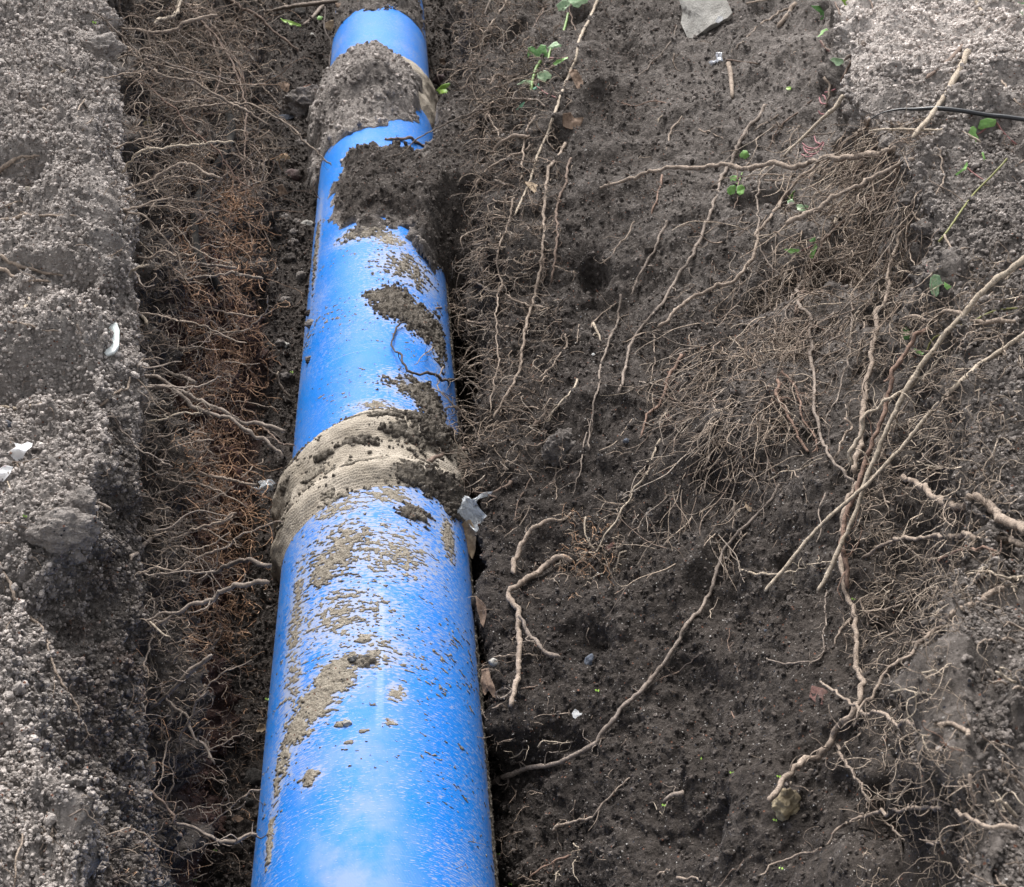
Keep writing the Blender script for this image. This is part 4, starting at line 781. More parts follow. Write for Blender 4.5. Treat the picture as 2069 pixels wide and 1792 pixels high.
for tl, col, w0, w1, pts, off in [
    ('21', 'pale', 18, 10, [(370, 1645), (450, 1665), (590, 1680), (700, 1650), (850, 1610), (920, 1595)], (.02, .03)), ('21', 'grey', 26, 20, [(720, -60), (720, 60), (780, 120), (780, 200), (800, 400), (810, 560), (820, 740), (860, 880), (910, 980), (1000, 1080), (1060, 1115)], (.03, .06)),
    ('21', 'tan', 15, 10, [(610, -20), (580, 80), (580, 200), (570, 300), (580, 360), (630, 400)], (.02, .02)), ('21', 'grey', 16, 10, [(1035, -80), (1035, 200), (1020, 350), (980, 480), (960, 600), (900, 720), (880, 800)], (.03, .03)),
    ('21', 'red', 12, 22, [(1550, 1595), (1680, 1530), (1760, 1520), (1860, 1535), (1920, 1560)], (.05, .03)), ('21', 'pale', 12, 20, [(1740, 1680), (1860, 1665), (2000, 1680), (2080, 1690)], (.03, .03)),
    ('21', 'red', 24, 18, [(590, 500), (590, 600), (640, 700), (700, 810), (740, 900), (780, 940)], (.02, .02)), ('21', 'red', 16, 14, [(620, 460), (700, 560), (740, 700), (760, 780), (810, 850), (830, 930), (800, 950)], (.02, .02)),
    ('21', 'tan', 14, 9, [(1280, 830), (1330, 700), (1430, 600), (1530, 560)], (.05, .02)), ('21', 'tan', 18, 12, [(1000, 740), (1050, 790), (980, 860), (960, 950)], (.08, .08)), ('21', 'tan', 12, 9, [(1650, 350), (1750, 270), (1900, 250), (2020, 240)], (.03, .02)),
    ('21', 'tan', 12, 10, [(830, 400), (900, 350), (1000, 315)], (.02, .02)), ('21', 'tan', 16, 10, [(1110, 170), (1090, 300), (1060, 440)], (.03, .02)), ('21', 'tan', 10, 9, [(1900, 250), (1960, 330), (2000, 440)], (.02, .0)), ('21', 'grey', 12, 8, [(680, 0), (640, 110), (700, 220), (690, 420), (650, 610)], (.02, .02)),
    ('21', 'tan', 12, 8, [(700, 1060), (760, 1150), (765, 1260)], (.0, .0)), ('21', 'pale', 10, 8, [(530, 1110), (640, 1070), (760, 1030), (880, 965)], (.02, .02)), ('21', 'grey', 8, 7, [(520, 1190), (515, 1390)], (.02, .0)), ('21', 'tan', 12, 10, [(340, 1250), (320, 1420), (295, 1600)], (.01, .0)),
    ('21', 'tan', 14, 9, [(1120, 1300), (1250, 1240), (1400, 1180)], (.02, .04)), ('21', 'tan', 12, 8, [(1450, 1000), (1550, 950), (1700, 860), (1800, 800)], (.03, .02)), ('21', 'pale', 10, 8, [(1430, 1010), (1560, 1030), (1640, 1010)], (.04, .03)), ('21', 'tan', 12, 9, [(1210, 1130), (1240, 1230), (1270, 1330)], (.02, .02)),
    ('20', 'tan', 13, 9, [(1560, 880), (1570, 990), (1580, 1080), (1540, 1180)], (.03, .01)), ('20', 'tan', 12, 9, [(1150, 1145), (1240, 1165), (1330, 1200), (1410, 1240)], (.03, .03)), ('20', 'pale', 14, 9, [(1005, 1190), (960, 1280), (910, 1360)], (.04, .04)), ('20', 'tan', 14, 8, [(1310, 1280), (1240, 1430), (1140, 1500), (960, 1550), (800, 1580), (640, 1630), (480, 1720), (360, 1780)], (.03, .04)),
    ('20', 'grey', 13, 9, [(1190, 1250), (1150, 1420), (1090, 1560), (1040, 1680), (1020, 1789)], (.02, .03)), ('20', 'tan', 14, 10, [(700, 20), (600, 80), (480, 150), (370, 260), (340, 305)], (.0, .0)), ('20', 'brown', 10, 9, [(1140, 0), (1180, 70), (1220, 130)], (.0, .0)), ('20', 'tan', 36, 28, [(690, 20), (640, 100), (590, 165)], (.0, .0)),
    ('20', 'tan', 13, 8, [(115, 780), (200, 800), (285, 845)], (.01, .0)), ('20', 'tan', 12, 8, [(590, 690), (520, 740), (440, 790)], (.0, .0)), ('20', 'brown', 10, 7, [(350, 1010), (350, 1180), (310, 1320)], (.01, .0)), ('20', 'grey', 10, 8, [(720, 750), (720, 850), (690, 1000), (640, 1100)], (.05, .03)),
    ('20', 'tan', 16, 10, [(1590, 1415), (1640, 1490), (1740, 1490)], (.02, .0)), ('20', 'brown', 18, 12, [(1035, 360), (1000, 430), (970, 500)], (.02, .0)), ('20', 'grey', 30, 20, [(1120, 250), (1050, 310), (990, 360)], (.01, .0)), ('20', 'tan', 13, 9, [(520, 1080), (600, 1075), (700, 1050)], (.03, .0)),
    ('20', 'brown', 10, 9, [(850, 250), (880, 290), (940, 325), (1000, 335)], (.01, .0)), ('20', 'brown', 12, 10, [(940, 20), (960, 80), (1020, 120), (1070, 140)], (.0, .0)), ('20', 'brown', 12, 9, [(1900, 740), (1950, 820), (2020, 865)], (.0, .0)), ('20', 'tan', 9, 8, [(1850, 930), (1960, 910), (2040, 910)], (.0, .0)),
    ('20', 'brown', 14, 10, [(530, 900), (600, 760), (700, 680), (800, 590)], (.0, .0)), ('20', 'tan', 22, 14, [(1960, 1110), (2000, 1020), (2069, 960)], (.0, .0)), ('20', 'pale', 14, 26, [(1770, -20), (1800, 50), (1840, 120)], (.0, .0)), ('20', 'tan', 15, 12, [(1940, 480), (1990, 570), (2069, 660)], (.0, .0)),
    ('20', 'tan', 13, 9, [(1400, 1270), (1460, 1380), (1380, 1480), (1420, 1600)], (.02, .02)), ('20', 'tan', 18, 14, [(870, 470), (910, 500), (900, 570), (880, 640)], (.02, .02)),
    ('22', 'tan', 22, 12, [(940, 920), (1000, 1030), (1100, 1170), (1130, 1230), (1240, 1380), (1370, 1520)], (.04, .01)), ('22', 'tan', 24, 14, [(2080, 245), (2030, 220), (1965, 190)], (.0, .05)), ('22', 'tan', 20, 12, [(2010, 310), (1900, 300), (1780, 315)], (.0, .05)), ('22', 'pale', 16, 22, [(2020, 550), (1960, 530), (1900, 485)], (.0, .05)),
    ('22', 'tan', 16, 12, [(1970, 580), (1850, 540)], (.0, .04)), ('22', 'tan', 22, 14, [(2085, 595), (1990, 610)], (.0, .04)), ('22', 'tan', 16, 12, [(2000, 940), (1900, 900), (1790, 850)], (.0, .05)), ('22', 'tan', 26, 12, [(2085, 1200), (2010, 1140), (1930, 1080)], (.0, .05)), ('22', 'tan', 16, 12, [(1640, 1280), (1570, 1265), (1510, 1225)], (.0, .03)),
    ('22', 'pale', 26, 14, [(2020, 1350), (1960, 1310), (1860, 1270)], (.0, .05)), ('22', 'tan', 12, 18, [(1780, 1470), (1700, 1455), (1650, 1470), (1530, 1525), (1470, 1510)], (.0, .04)), ('22', 'red', 14, 9, [(1700, 975), (1640, 960), (1560, 940)], (.0, .03)), ('22', 'pale', 14, 10, [(1270, 600), (1380, 610), (1530, 645)], (.03, .0)),
    ('22', 'pale', 18, 12, [(1425, 495), (1480, 500), (1550, 490)], (.03, .0)), ('22', 'tan', 13, 9, [(1530, 1095), (1480, 1065), (1420, 1050)], (.0, .03)), ('22', 'tan', 15, 22, [(1110, 125), (1240, 125), (1330, 95), (1400, 40)], (.03, .02)), ('22', 'tan', 26, 16, [(1740, 1110), (1750, 1200), (1740, 1350)], (.03, .02)),
    ('22', 'grey', 14, 11, [(520, 410), (620, 450), (700, 445), (850, 410), (870, 280), (880, 0)], (.0, .03)), ('22', 'brown', 10, 14, [(440, 1600), (370, 1640), (325, 1700)], (.0, .0)), ('22', 'tan', 24, 12, [(-10, 1740), (90, 1745), (200, 1755)], (.0, .0)), ('22', 'brown', 9, 7, [(300, 240), (310, 370), (370, 530)], (.0, .0)),
    ('22', 'dark', 8, 12, [(170, 350), (80, 420), (-10, 490)], (.0, .0)), ('22', 'tan', 24, 14, [(1050, 160), (970, 240), (920, 330)], (.03, .04)), ('22', 'tan', 14, 9, [(1090, 60), (1105, 150), (1130, 235)], (.03, .02)), ('22', 'tan', 26, 14, [(1080, 700), (1070, 760), (1040, 825)], (.06, .05)), ('22', 'pale', 18, 10, [(670, 1170), (690, 1100)], (.0, .0)),
    ('22', 'red', 9, 7, [(315, 740), (330, 820)], (.0, .0)), ('22', 'tan', 10, 8, [(1190, 380), (1260, 320), (1340, 330)], (.03, .0)), ('22', 'pale', 11, 8, [(1400, 1010), (1440, 900), (1510, 850)], (.02, .02)), ('22', 'pale', 10, 8, [(1290, 1280), (1340, 1220), (1400, 1150)], (.02, .02)), ('22', 'tan', 10, 14, [(1905, 1715), (1980, 1760)], (.0, .03)), ('22', 'tan', 12, 14, [(1960, 1660), (2069, 1625)], (.0, .03))]:
    root(tl, col, w0, w1, pts, off=off, mode='lie')
# --- left wall
for tl, col, w0, w1, pts, off in [
    ('00', 'tan', 20, 15, [(690, 260), (780, 300), (860, 370), (960, 450), (1060, 465), (1180, 500), (1280, 560), (1370, 610), (1450, 650), (1550, 710), (1620, 750)], (.0, .08)),
    ('00', 'grey', 11, 9, [(490, 60), (570, 80), (650, 140), (720, 200), (790, 270), (850, 330), (940, 350), (1050, 390), (1180, 430), (1300, 460), (1430, 490)], (.0, .06)),
    ('00', 'tan', 15, 22, [(720, 160), (850, 180), (930, 195), (1050, 185), (1110, 140), (1200, 120), (1310, 90)], (.0, .10)), ('00', 'brown', 24, 14, [(1370, -10), (1460, 50), (1550, 90), (1620, 160), (1700, 230), (1800, 300)], (.0, .25)),
    ('00', 'tan', 17, 10, [(930, 690), (1060, 680), (1160, 650), (1300, 630), (1480, 625), (1620, 680), (1730, 750), (1830, 840), (1920, 930), (2000, 995)], (.0, .35)),
    ('00', 'tan', 14, 10, [(700, 905), (760, 860), (870, 840), (970, 800)], (.0, .05)), ('00', 'pale', 19, 15, [(730, 1040), (830, 930), (930, 895), (1050, 880), (1200, 870), (1330, 855), (1410, 850)], (.0, .10)),
    ('00', 'tan', 10, 7, [(1410, 850), (1450, 920), (1510, 980), (1540, 1080), (1560, 1200), (1580, 1350), (1630, 1480)], (.05, .06)), ('00', 'tan', 18, 15, [(760, 1145), (870, 1100), (980, 1040), (1090, 980), (1160, 985), (1250, 1040), (1340, 1070)], (.0, .10)),
    ('00', 'tan', 12, 9, [(850, 1140), (950, 1090), (1060, 1060), (1140, 1070), (1270, 1105)], (.0, .06)), ('00', 'tan', 18, 12, [(740, 1280), (850, 1240), (960, 1210), (1040, 1190)], (.0, .06)),
    ('00', 'tan', 16, 11, [(740, 1280), (880, 1310), (950, 1390), (1020, 1470), (1080, 1570), (1100, 1690)], (.0, .05)), ('00', 'tan', 13, 10, [(1020, 1460), (1120, 1390), (1200, 1330), (1290, 1260)], (.0, .06)), ('00', 'tan', 14, 9, [(860, 1230), (940, 1240), (1040, 1250), (1090, 1290), (1130, 1320)], (.0, .05)),
    ('00', 'tan', 18, 13, [(820, 1550), (900, 1555), (980, 1515), (1070, 1540), (1180, 1520)], (.0, .05)), ('00', 'grey', 16, 20, [(1090, 1585), (1260, 1590), (1420, 1620)], (.02, .08)), ('00', 'tan', 13, 10, [(1020, 1310), (1120, 1440), (1230, 1530), (1410, 1590)], (.0, .08)), ('00', 'grey', 16, 20, [(1000, 1690), (1130, 1680), (1280, 1660), (1430, 1655), (1590, 1675)], (.0, .12)),
    ('00', 'red', 15, 10, [(840, 500), (950, 570), (1070, 670), (1130, 760), (1230, 840), (1330, 930), (1390, 1040), (1440, 1090), (1510, 1130)], (.0, .06)), ('00', 'brown', 14, 10, [(1130, 20), (1210, 120), (1290, 200), (1350, 300), (1400, 380), (1440, 480), (1480, 640), (1480, 800), (1470, 1000), (1490, 1250), (1520, 1500)], (.03, .02)),
    ('00', 'brown', 15, 9, [(1180, 60), (1260, 200), (1310, 330), (1330, 450), (1280, 600)], (.04, .02)), ('00', 'tan', 11, 8, [(1220, 100), (1320, 200), (1400, 350), (1520, 450), (1620, 560), (1700, 650)], (.04, .05)), ('00', 'brown', 13, 9, [(1080, 0), (1190, 90), (1330, 260), (1440, 380), (1480, 560), (1500, 700)], (.04, .03)),
    ('00', 'brown', 11, 9, [(1290, 20), (1240, 160), (1290, 300), (1380, 420), (1430, 560), (1470, 720), (1500, 900)], (.04, .02)), ('00', 'tan', 11, 8, [(1010, 120), (1120, 200), (1250, 270), (1370, 310), (1420, 420)], (.02, .03)), ('00', 'tan', 12, 8, [(860, 350), (980, 400), (1120, 430), (1250, 470), (1420, 510), (1600, 505)], (.0, .08)),
    ('00', 'tan', 10, 7, [(700, 360), (780, 330), (850, 360)], (.0, .03)), ('00', 'tan', 12, 8, [(600, 470), (740, 450), (860, 430)], (.0, .05)), ('00', 'tan', 9, 7, [(1310, 160), (1420, 140), (1520, 180), (1610, 205)], (.0, .1)), ('00', 'tan', 9, 7, [(1480, 990), (1560, 985), (1630, 1010)], (.0, .06)),
    ('00', 'pale', 26, 18, [(1085, -10), (1060, 80), (940, 130), (850, 160)], (.05, .02)), ('00', 'dark', 12, 9, [(1960, 40), (1960, 180), (2000, 280), (1970, 500), (1960, 700), (1910, 890)], (.3, .1)), ('00', 'tan', 11, 8, [(1600, 1789), (1620, 1700), (1670, 1590)], (.02, .05)), ('00', 'tan', 9, 7, [(800, 480), (900, 540), (1040, 610), (1160, 600), (1330, 600)], (.0, .04)),
    ('00', 'tan', 10, 8, [(1280, 900), (1420, 940), (1540, 1000)], (.01, .03)), ('00', 'tan', 9, 7, [(1300, 1330), (1380, 1420), (1450, 1420)], (.0, .03)), ('00', 'pale', 9, 7, [(840, 1455), (900, 1510), (960, 1560)], (.0, .03)), ('00', 'pale', 22, 12, [(760, 1670), (830, 1620), (910, 1600)], (.0, .03)),
    ('01', 'tan', 14, 9, [(1110, 300), (1200, 250), (1290, 230), (1400, 225), (1480, 210), (1540, 160), (1600, 100), (1612, 0)], (.0, .12)), ('01', 'tan', 13, 9, [(820, 110), (950, 120), (1080, 160), (1200, 180), (1350, 250), (1490, 290)], (.0, .08)), ('01', 'tan', 16, 12, [(1210, 60), (1330, 95), (1450, 120), (1550, 135)], (.0, .06)),
    ('01', 'grey', 14, 10, [(740, 830), (690, 745), (620, 745)], (.02, .0)), ('01', 'grey', 15, 11, [(690, 745), (740, 830), (800, 890), (880, 950), (980, 1000), (1050, 1050)], (.01, .06)), ('01', 'grey', 10, 8, [(620, 750), (660, 810), (740, 910)], (.0, .0)), ('01', 'pale', 15, 12, [(870, 770), (1000, 750), (1090, 715), (1210, 715)], (.0, .06)),
    ('01', 'tan', 12, 9, [(880, 890), (1000, 850), (1090, 790)], (.0, .05)), ('01', 'tan', 12, 9, [(950, 950), (1080, 910), (1180, 885), (1290, 880)], (.0, .07)), ('01', 'tan', 24, 16, [(1180, 1070), (1250, 1095), (1350, 1105), (1440, 1125), (1560, 1135)], (.0, .08)), ('01', 'tan', 13, 9, [(950, 1100), (1080, 1130), (1200, 1140), (1310, 1180), (1400, 1230), (1480, 1275)], (.0, .08)),
    ('01', 'tan', 10, 9, [(1590, 990), (1510, 1050), (1440, 1110)], (.03, .04)), ('01', 'tan', 13, 10, [(1060, 1260), (1200, 1250), (1330, 1210), (1420, 1160)], (.0, .07)), ('01', 'tan', 10, 8, [(930, 1220), (1050, 1170), (1180, 1070)], (.0, .04)), ('01', 'grey', 22, 18, [(550, 1245), (600, 1275), (665, 1305)], (.0, .03)),
    ('01', 'grey', 10, 8, [(590, 1290), (610, 1400), (650, 1450), (740, 1500)], (.02, .01)), ('01', 'grey', 22, 30, [(1050, 1425), (960, 1450), (880, 1500), (790, 1590)], (.0, .08)), ('01', 'tan', 14, 22, [(1040, 1470), (1130, 1440), (1230, 1410), (1340, 1360), (1435, 1300)], (.0, .08)),
    ('01', 'tan', 18, 12, [(1000, 1640), (1150, 1620), (1230, 1560), (1350, 1520), (1450, 1450), (1580, 1400), (1710, 1370)], (.0, .12)), ('01', 'tan', 18, 12, [(820, 1690), (950, 1640), (1060, 1650), (1130, 1620)], (.0, .05)), ('01', 'grey', 16, 14, [(830, 1680), (980, 1690), (1150, 1670), (1300, 1670)], (.0, .07)),
    ('01', 'tan', 14, 10, [(960, 1230), (1020, 1300), (1150, 1390), (1280, 1430), (1380, 1490)], (.0, .06)), ('01', 'tan', 15, 10, [(960, 1000), (1020, 910), (1100, 860), (1180, 830), (1250, 860)], (.0, .05)), ('01', 'tan', 12, 9, [(930, 860), (1000, 960), (960, 1040)], (.0, .04)), ('01', 'tan', 10, 8, [(1200, 1050), (1270, 1020), (1340, 1005)], (.0, .05)),
    ('01', 'tan', 12, 8, [(1280, 440), (1380, 410), (1480, 420), (1560, 410)], (.0, .06)), ('01', 'tan', 12, 8, [(1380, 470), (1390, 560), (1350, 650)], (.03, .03)), ('01', 'tan', 10, 8, [(860, 390), (980, 400)], (.0, .04)), ('01', 'grey', 14, 10, [(880, 1020), (960, 1080), (1010, 1070)], (.0, .04)), ('01', 'tan', 10, 8, [(870, 1330), (950, 1290), (1040, 1290)], (.0, .04)),
    ('01', 'tan', 10, 8, [(940, 1560), (1050, 1520), (1180, 1530), (1300, 1500), (1380, 1440)], (.0, .07)), ('01', 'grey', 10, 20, [(1600, 430), (1680, 490), (1700, 550), (1750, 620)], (.02, .01)), ('01', 'pale', 16, 13, [(1690, 470), (1685, 510)], (.02, .01)), ('01', 'brown', 16, 12, [(1570, 780), (1640, 850), (1700, 900), (1780, 905)], (.0, .05)), ('01', 'brown', 14, 10, [(1430, 670), (1510, 700), (1560, 770)], (.0, .05)),
    ('01', 'grey', 14, 14, [(855, 555), (1060, 555), (1200, 545), (1330, 495)], (.0, .08)), ('01', 'tan', 16, 9, [(1050, 300), (1140, 330), (1175, 300)], (.0, .05)), ('01', 'grey', 13, 9, [(1100, 1060), (1200, 960), (1240, 930)], (.0, .05)), ('01', 'pale', 24, 16, [(840, 130), (880, 175)], (.0, .03)), ('01', 'tan', 10, 7, [(1340, 640), (1500, 645), (1670, 690)], (.0, .06)),
    ('02', 'pale', 18, 11, [(870, 190), (920, 210), (960, 250), (1020, 275)], (.0, .05)), ('02', 'grey', 26, 20, [(870, 250), (960, 200), (1050, 155)], (.0, .05)), ('02', 'grey', 16, 11, [(920, 270), (930, 300), (880, 400), (870, 490)], (.01, .01)), ('02', 'tan', 10, 8, [(970, 350), (1060, 320), (1160, 305)], (.0, .05)), ('02', 'tan', 16, 12, [(1040, 440), (1110, 390), (1180, 360)], (.0, .05)),
    ('02', 'grey', 22, 16, [(985, 640), (1050, 700), (1120, 760), (1150, 850), (1200, 920), (1270, 1000), (1300, 1040)], (.02, .10)), ('02', 'tan', 11, 9, [(880, 495), (930, 530), (960, 580), (985, 640)], (.0, .02)), ('02', 'grey', 14, 20, [(1030, 1110), (1075, 980), (1100, 880), (1150, 790), (1190, 690), (1250, 615)], (.0, .10)), ('02', 'tan', 12, 8, [(1060, 680), (1180, 640), (1250, 590), (1350, 500), (1450, 460), (1525, 425)], (.0, .12)),
    ('02', 'tan', 10, 8, [(1080, 1130), (1170, 1030), (1280, 960), (1350, 910), (1470, 860)], (.0, .10)), ('02', 'tan', 13, 9, [(1030, 900), (1000, 960), (980, 1080), (950, 1190), (890, 1290)], (.01, .03)), ('02', 'tan', 11, 9, [(1010, 980), (1020, 1080), (1040, 1180), (1000, 1285)], (.01, .02)), ('02', 'tan', 10, 8, [(900, 1060), (840, 1100), (800, 1170)], (.0, .0)),
    ('02', 'tan', 9, 7, [(1090, 1140), (1200, 1130), (1290, 1140), (1370, 1150)], (.0, .05)), ('02', 'brown', 18, 22, [(880, 1225), (920, 1235), (980, 1290), (1030, 1370), (1045, 1410)], (.0, .02)), ('02', 'tan', 11, 8, [(1230, 1450), (1300, 1380), (1400, 1310), (1480, 1240), (1570, 1190)], (.02, .06)), ('02', 'tan', 11, 8, [(1100, 1615), (1200, 1560), (1290, 1530), (1400, 1545)], (.0, .04)),
    ('02', 'tan', 12, 10, [(620, 1495), (700, 1460), (770, 1450), (860, 1470), (930, 1510)], (.01, .01)), ('02', 'grey', 12, 10, [(410, 1355), (480, 1335), (560, 1380), (620, 1420), (660, 1465)], (.01, .01)), ('02', 'tan', 13, 10, [(605, 1500), (640, 1600), (680, 1700), (780, 1780)], (.01, .02)), ('02', 'grey', 22, 18, [(960, 1795), (930, 1730), (885, 1670)], (.0, .03)),
    ('02', 'tan', 15, 11, [(130, 1480), (95, 1590), (90, 1700), (95, 1800)], (.01, .01)), ('02', 'tan', 10, 8, [(150, 1340), (210, 1460), (300, 1500), (340, 1560)], (.0, .0)), ('02', 'tan', 10, 8, [(280, 1350), (295, 1440), (230, 1560)], (.01, .0)), ('02', 'tan', 8, 7, [(430, 560), (430, 620), (455, 690)], (.01, .0)), ('02', 'tan', 10, 8, [(1045, 1390), (1160, 1310), (1250, 1300), (1410, 1295)], (.0, .05)),
    ('02', 'grey', 10, 8, [(860, 10), (920, 60), (930, 110), (910, 180)], (.0, .01)), ('02', 'tan', 9, 7, [(960, 880), (1000, 830), (1035, 745)], (.0, .03)), ('02', 'tan', 9, 7, [(1110, 1770), (1180, 1740), (1240, 1710)], (.0, .02)), ('02', 'tan', 10, 7, [(900, 690), (960, 620), (1045, 565)], (.0, .05))]:
    root(tl, col, w0, w1, pts, off=off, mode='span')
root('01', 'grey', 24, 26, [(860, 470), (930, 490), (1000, 530), (1080, 580), (1160, 610), (1240, 650), (1330, 690), (1400, 740), (1480, 770), (1570, 780), (1710, 825)], 'upper of two thick grey roots running together off the left wall toward the near joint', 'span', (.0, .10), br=8)
root('01', 'grey', 30, 22, [(900, 560), (1020, 560), (1110, 620), (1160, 670), (1280, 710), (1400, 760), (1500, 830), (1600, 890), (1700, 945), (1715, 985)], 'lower of two thick grey roots running together off the left wall toward the near joint', 'span', (.0, .12), br=8)
root('01', 'grey', 26, 34, [(960, 470), (1060, 490), (1190, 520)], 'short stout grey root stub above the two thick grey roots', 'span', (.0, .08), br=2)
root('01', 'grey', 24, 36, [(1180, 1750), (1280, 1680), (1380, 1630), (1490, 1610), (1620, 1635)], 'upper of the pair of cut roots reaching toward the pipe from the left wall', 'span', (.0, .12), br=3)
root([('02', [(865, 185), (960, 150), (1080, 125), (1150, 80), (1260, 50)]), ('01', [(1340, 1789), (1450, 1755), (1540, 1730), (1625, 1720)])], 'grey', 20, 38, [], 'lower and longer of the pair of cut roots reaching toward the pipe', 'span', (.0, .14), br=4)
root('02', 'grey', 30, 34, [(900, 715), (1000, 640), (1100, 540), (1180, 470), (1275, 400)], 'straight stout grey root, cut square at its upper end, below the pair of cut roots', 'span', (.0, .14), br=2, wig=.5)
root('02', 'grey', 20, 28, [(1045, 1415), (1160, 1440), (1260, 1490), (1330, 1525), (1450, 1500), (1550, 1475)], 'grey root at the bottom sagging toward the pipe below the dark round clod', 'span', (.0, .05), br=6)
root([('01', [(-10, 1610), (30, 1680), (90, 1780)]), ('02', [(160, 120), (250, 230), (290, 350), (330, 480), (410, 610), (460, 700), (490, 800), (525, 875)])], 'tan', 24, 12, [], 'long tan root draped down the lower left bank', 'lie', (.01, .03), br=5)
for tl, col, w0, w1, pts in [('00', 'tan', 30, 16, [(-10, 1020), (100, 960), (230, 930)]), ('00', 'tan', 24, 9, [(-10, 1335), (150, 1300), (300, 1300), (470, 1310)]), ('00', 'tan', 28, 12, [(-10, 1535), (120, 1600), (260, 1640), (400, 1660)]), ('00', 'tan', 24, 14, [(-10, 1615), (120, 1680), (310, 1700)]),
    ('00', 'tan', 12, 9, [(-10, 1255), (120, 1215)]), ('00', 'tan', 15, 9, [(460, 740), (480, 650), (515, 590)]), ('00', 'tan', 9, 8, [(500, 790), (560, 720)]), ('00', 'grey', 8, 8, [(620, 1560), (690, 1530), (750, 1490)]), ('00', 'tan', 9, 7, [(125, 1120), (130, 1200), (160, 1250)]), ('00', 'tan', 12, 7, [(260, 650), (380, 700)]),
    ('00', 'pale', 14, 8, [(350, 440), (400, 415)]), ('01', 'tan', 17, 10, [(-10, 168), (120, 165), (230, 200), (350, 220)]), ('01', 'pale', 18, 14, [(125, 125), (160, 60), (195, 0)]), ('01', 'pale', 30, 9, [(-10, 672), (150, 685), (240, 665), (320, 645)]), ('01', 'tan', 20, 14, [(590, 665), (650, 620), (720, 580), (770, 560), (795, 490)]),
    ('01', 'tan', 12, 9, [(-10, 1380), (80, 1385), (170, 1410)]), ('01', 'tan', 11, 9, [(-10, 1010), (150, 1010), (250, 990), (390, 970)]), ('01', 'tan', 13, 8, [(100, 1025), (180, 1050), (240, 1060), (205, 1115)]), ('01', 'pale', 10, 8, [(40, 1110), (90, 1190)]), ('01', 'grey', 14, 8, [(460, 170), (480, 220), (490, 300)]), ('01', 'grey', 10, 8, [(640, 850), (690, 980), (700, 1060)])]:
    root(tl, col, w0, w1, pts, off=(.006, .006), br=1)
root('00', 'grey', 22, 28, [(1610, 70), (1750, 40), (1900, 20), (2080, 0)], 'long grey stick lying across the trench floor at the top edge', 'lie', (.02, .06), br=0, wig=.3, cat='stick', name='stick')
root('00', 'grey', 22, 28, [(1825, 155), (1900, 90), (1950, 30)], 'short grey stick leaning on the long one near the top edge', 'lie', (.02, .02), br=0, wig=.3, cat='stick', name='stick')
root('20', 'tan', 34, 26, [(295, 380), (310, 450), (320, 585)], 'flat light brown wood splinter standing upright below the crumpled foil scrap', 'lie', (.0, .0), br=0, wig=.2, cat='stick', name='wood_splinter')
root('20', 'brown', 12, 12, [(285, 355), (380, 370), (480, 382)], 'thin brown twig lying level right of the crumpled foil scrap', 'lie', (.01, .01), br=0, wig=.3, cat='twig', name='twig')
root('20', 'tan', 12, 14, [(385, 25), (450, 12), (530, 0)], 'pale twig at the top edge right of the big grey stone', 'lie', (.01, .01), br=0, wig=.3, cat='twig', name='twig')

# --- thinner roots one can still pick apart, on the three rooty stretches
def scatter_px(n, x0, x1, y0, y1, rng, dens=None):
    out = []
    while len(out) < n:
        x, y = rng.uniform(x0, x1), rng.uniform(y0, y1)
        if dens is None or rng.random() < dens(x, y): out.append((x, y))
    return out
def grow(n, box, L, r, mode, rng, K=12, curl=.22, nbr=2, dens=None, far=True, kstep=1.0):
    px = scatter_px(n, *box, rng, dens); H = [hit(*p) for p in px]
    P0 = np.array([h[0] for h in H]); Nn_ = np.array([h[1] for h in H]); dist_ = np.array([h[2] for h in H])
    g = np.array([0, 0, -1.]); tg = g - (Nn_ @ g)[:, None] * Nn_; tg /= (np.linalg.norm(tg, axis=1, keepdims=True) + 1e-6)
    if mode == 'hang': d0 = tg * 1.0 + Nn_ * .5 + rng.normal(0, .25, P0.shape) + np.array([-.15, -.45, 0]); fl = tg * 2.2 + Nn_ * .1 + np.array([-.2, -.9, 0])
    elif mode == 'out': d0 = np.array([1.0, 0, .1]) + Nn_ * .3 + rng.normal(0, .42, P0.shape); fl = np.array([.35, -.25, -.35]) * np.ones_like(P0)
    elif mode == 'outL': d0 = np.array([-1.0, -.3, .1]) + Nn_ * .3 + rng.normal(0, .5, P0.shape); fl = np.array([-.3, -.3, -.5]) * np.ones_like(P0)
    elif mode == 'curl': d0 = Nn_ * .6 + rng.normal(0, .8, P0.shape); fl = np.array([.1, 0, -.2]) * np.ones_like(P0)
    else: d0 = Nn_ * .25 + rng.normal(0, .8, P0.shape); fl = -Nn_ * .25
    Ls = rng.uniform(L[0], L[1], n) * (dist_ / 3.6) ** .5
    P = walk(P0 - Nn_ * .004, d0, K, Ls / (K - 1), curl, .10, rng, fl)
    rr = rng.uniform(r[0], r[1], n) * (dist_ / 3.6) * 1.45; curl = curl * 1.7
    Rd = np.linspace(1, .45, K)[None] * rr[:, None]
    out = [(P, Rd)]
    if nbr:
        m = n * nbr; ii = np.repeat(np.arange(n), nbr); kk = rng.integers(2, K - 1, m); Kb = 7
        tg_ = P[ii, kk] - P[ii, kk - 1]; tg_ /= np.linalg.norm(tg_, axis=1, keepdims=True)
        sd = tg_ * .7 + rng.normal(0, .6, (m, 3)); Lb = Ls[ii] * rng.uniform(.2, .55, m)
        Pb = walk(P[ii, kk], sd, Kb, Lb / (Kb - 1), curl * 1.3, .06, rng, fl[ii]); Rb = np.linspace(.75, .35, Kb)[None] * rr[ii][:, None]
        out.append((Pb, Rb))
    return out
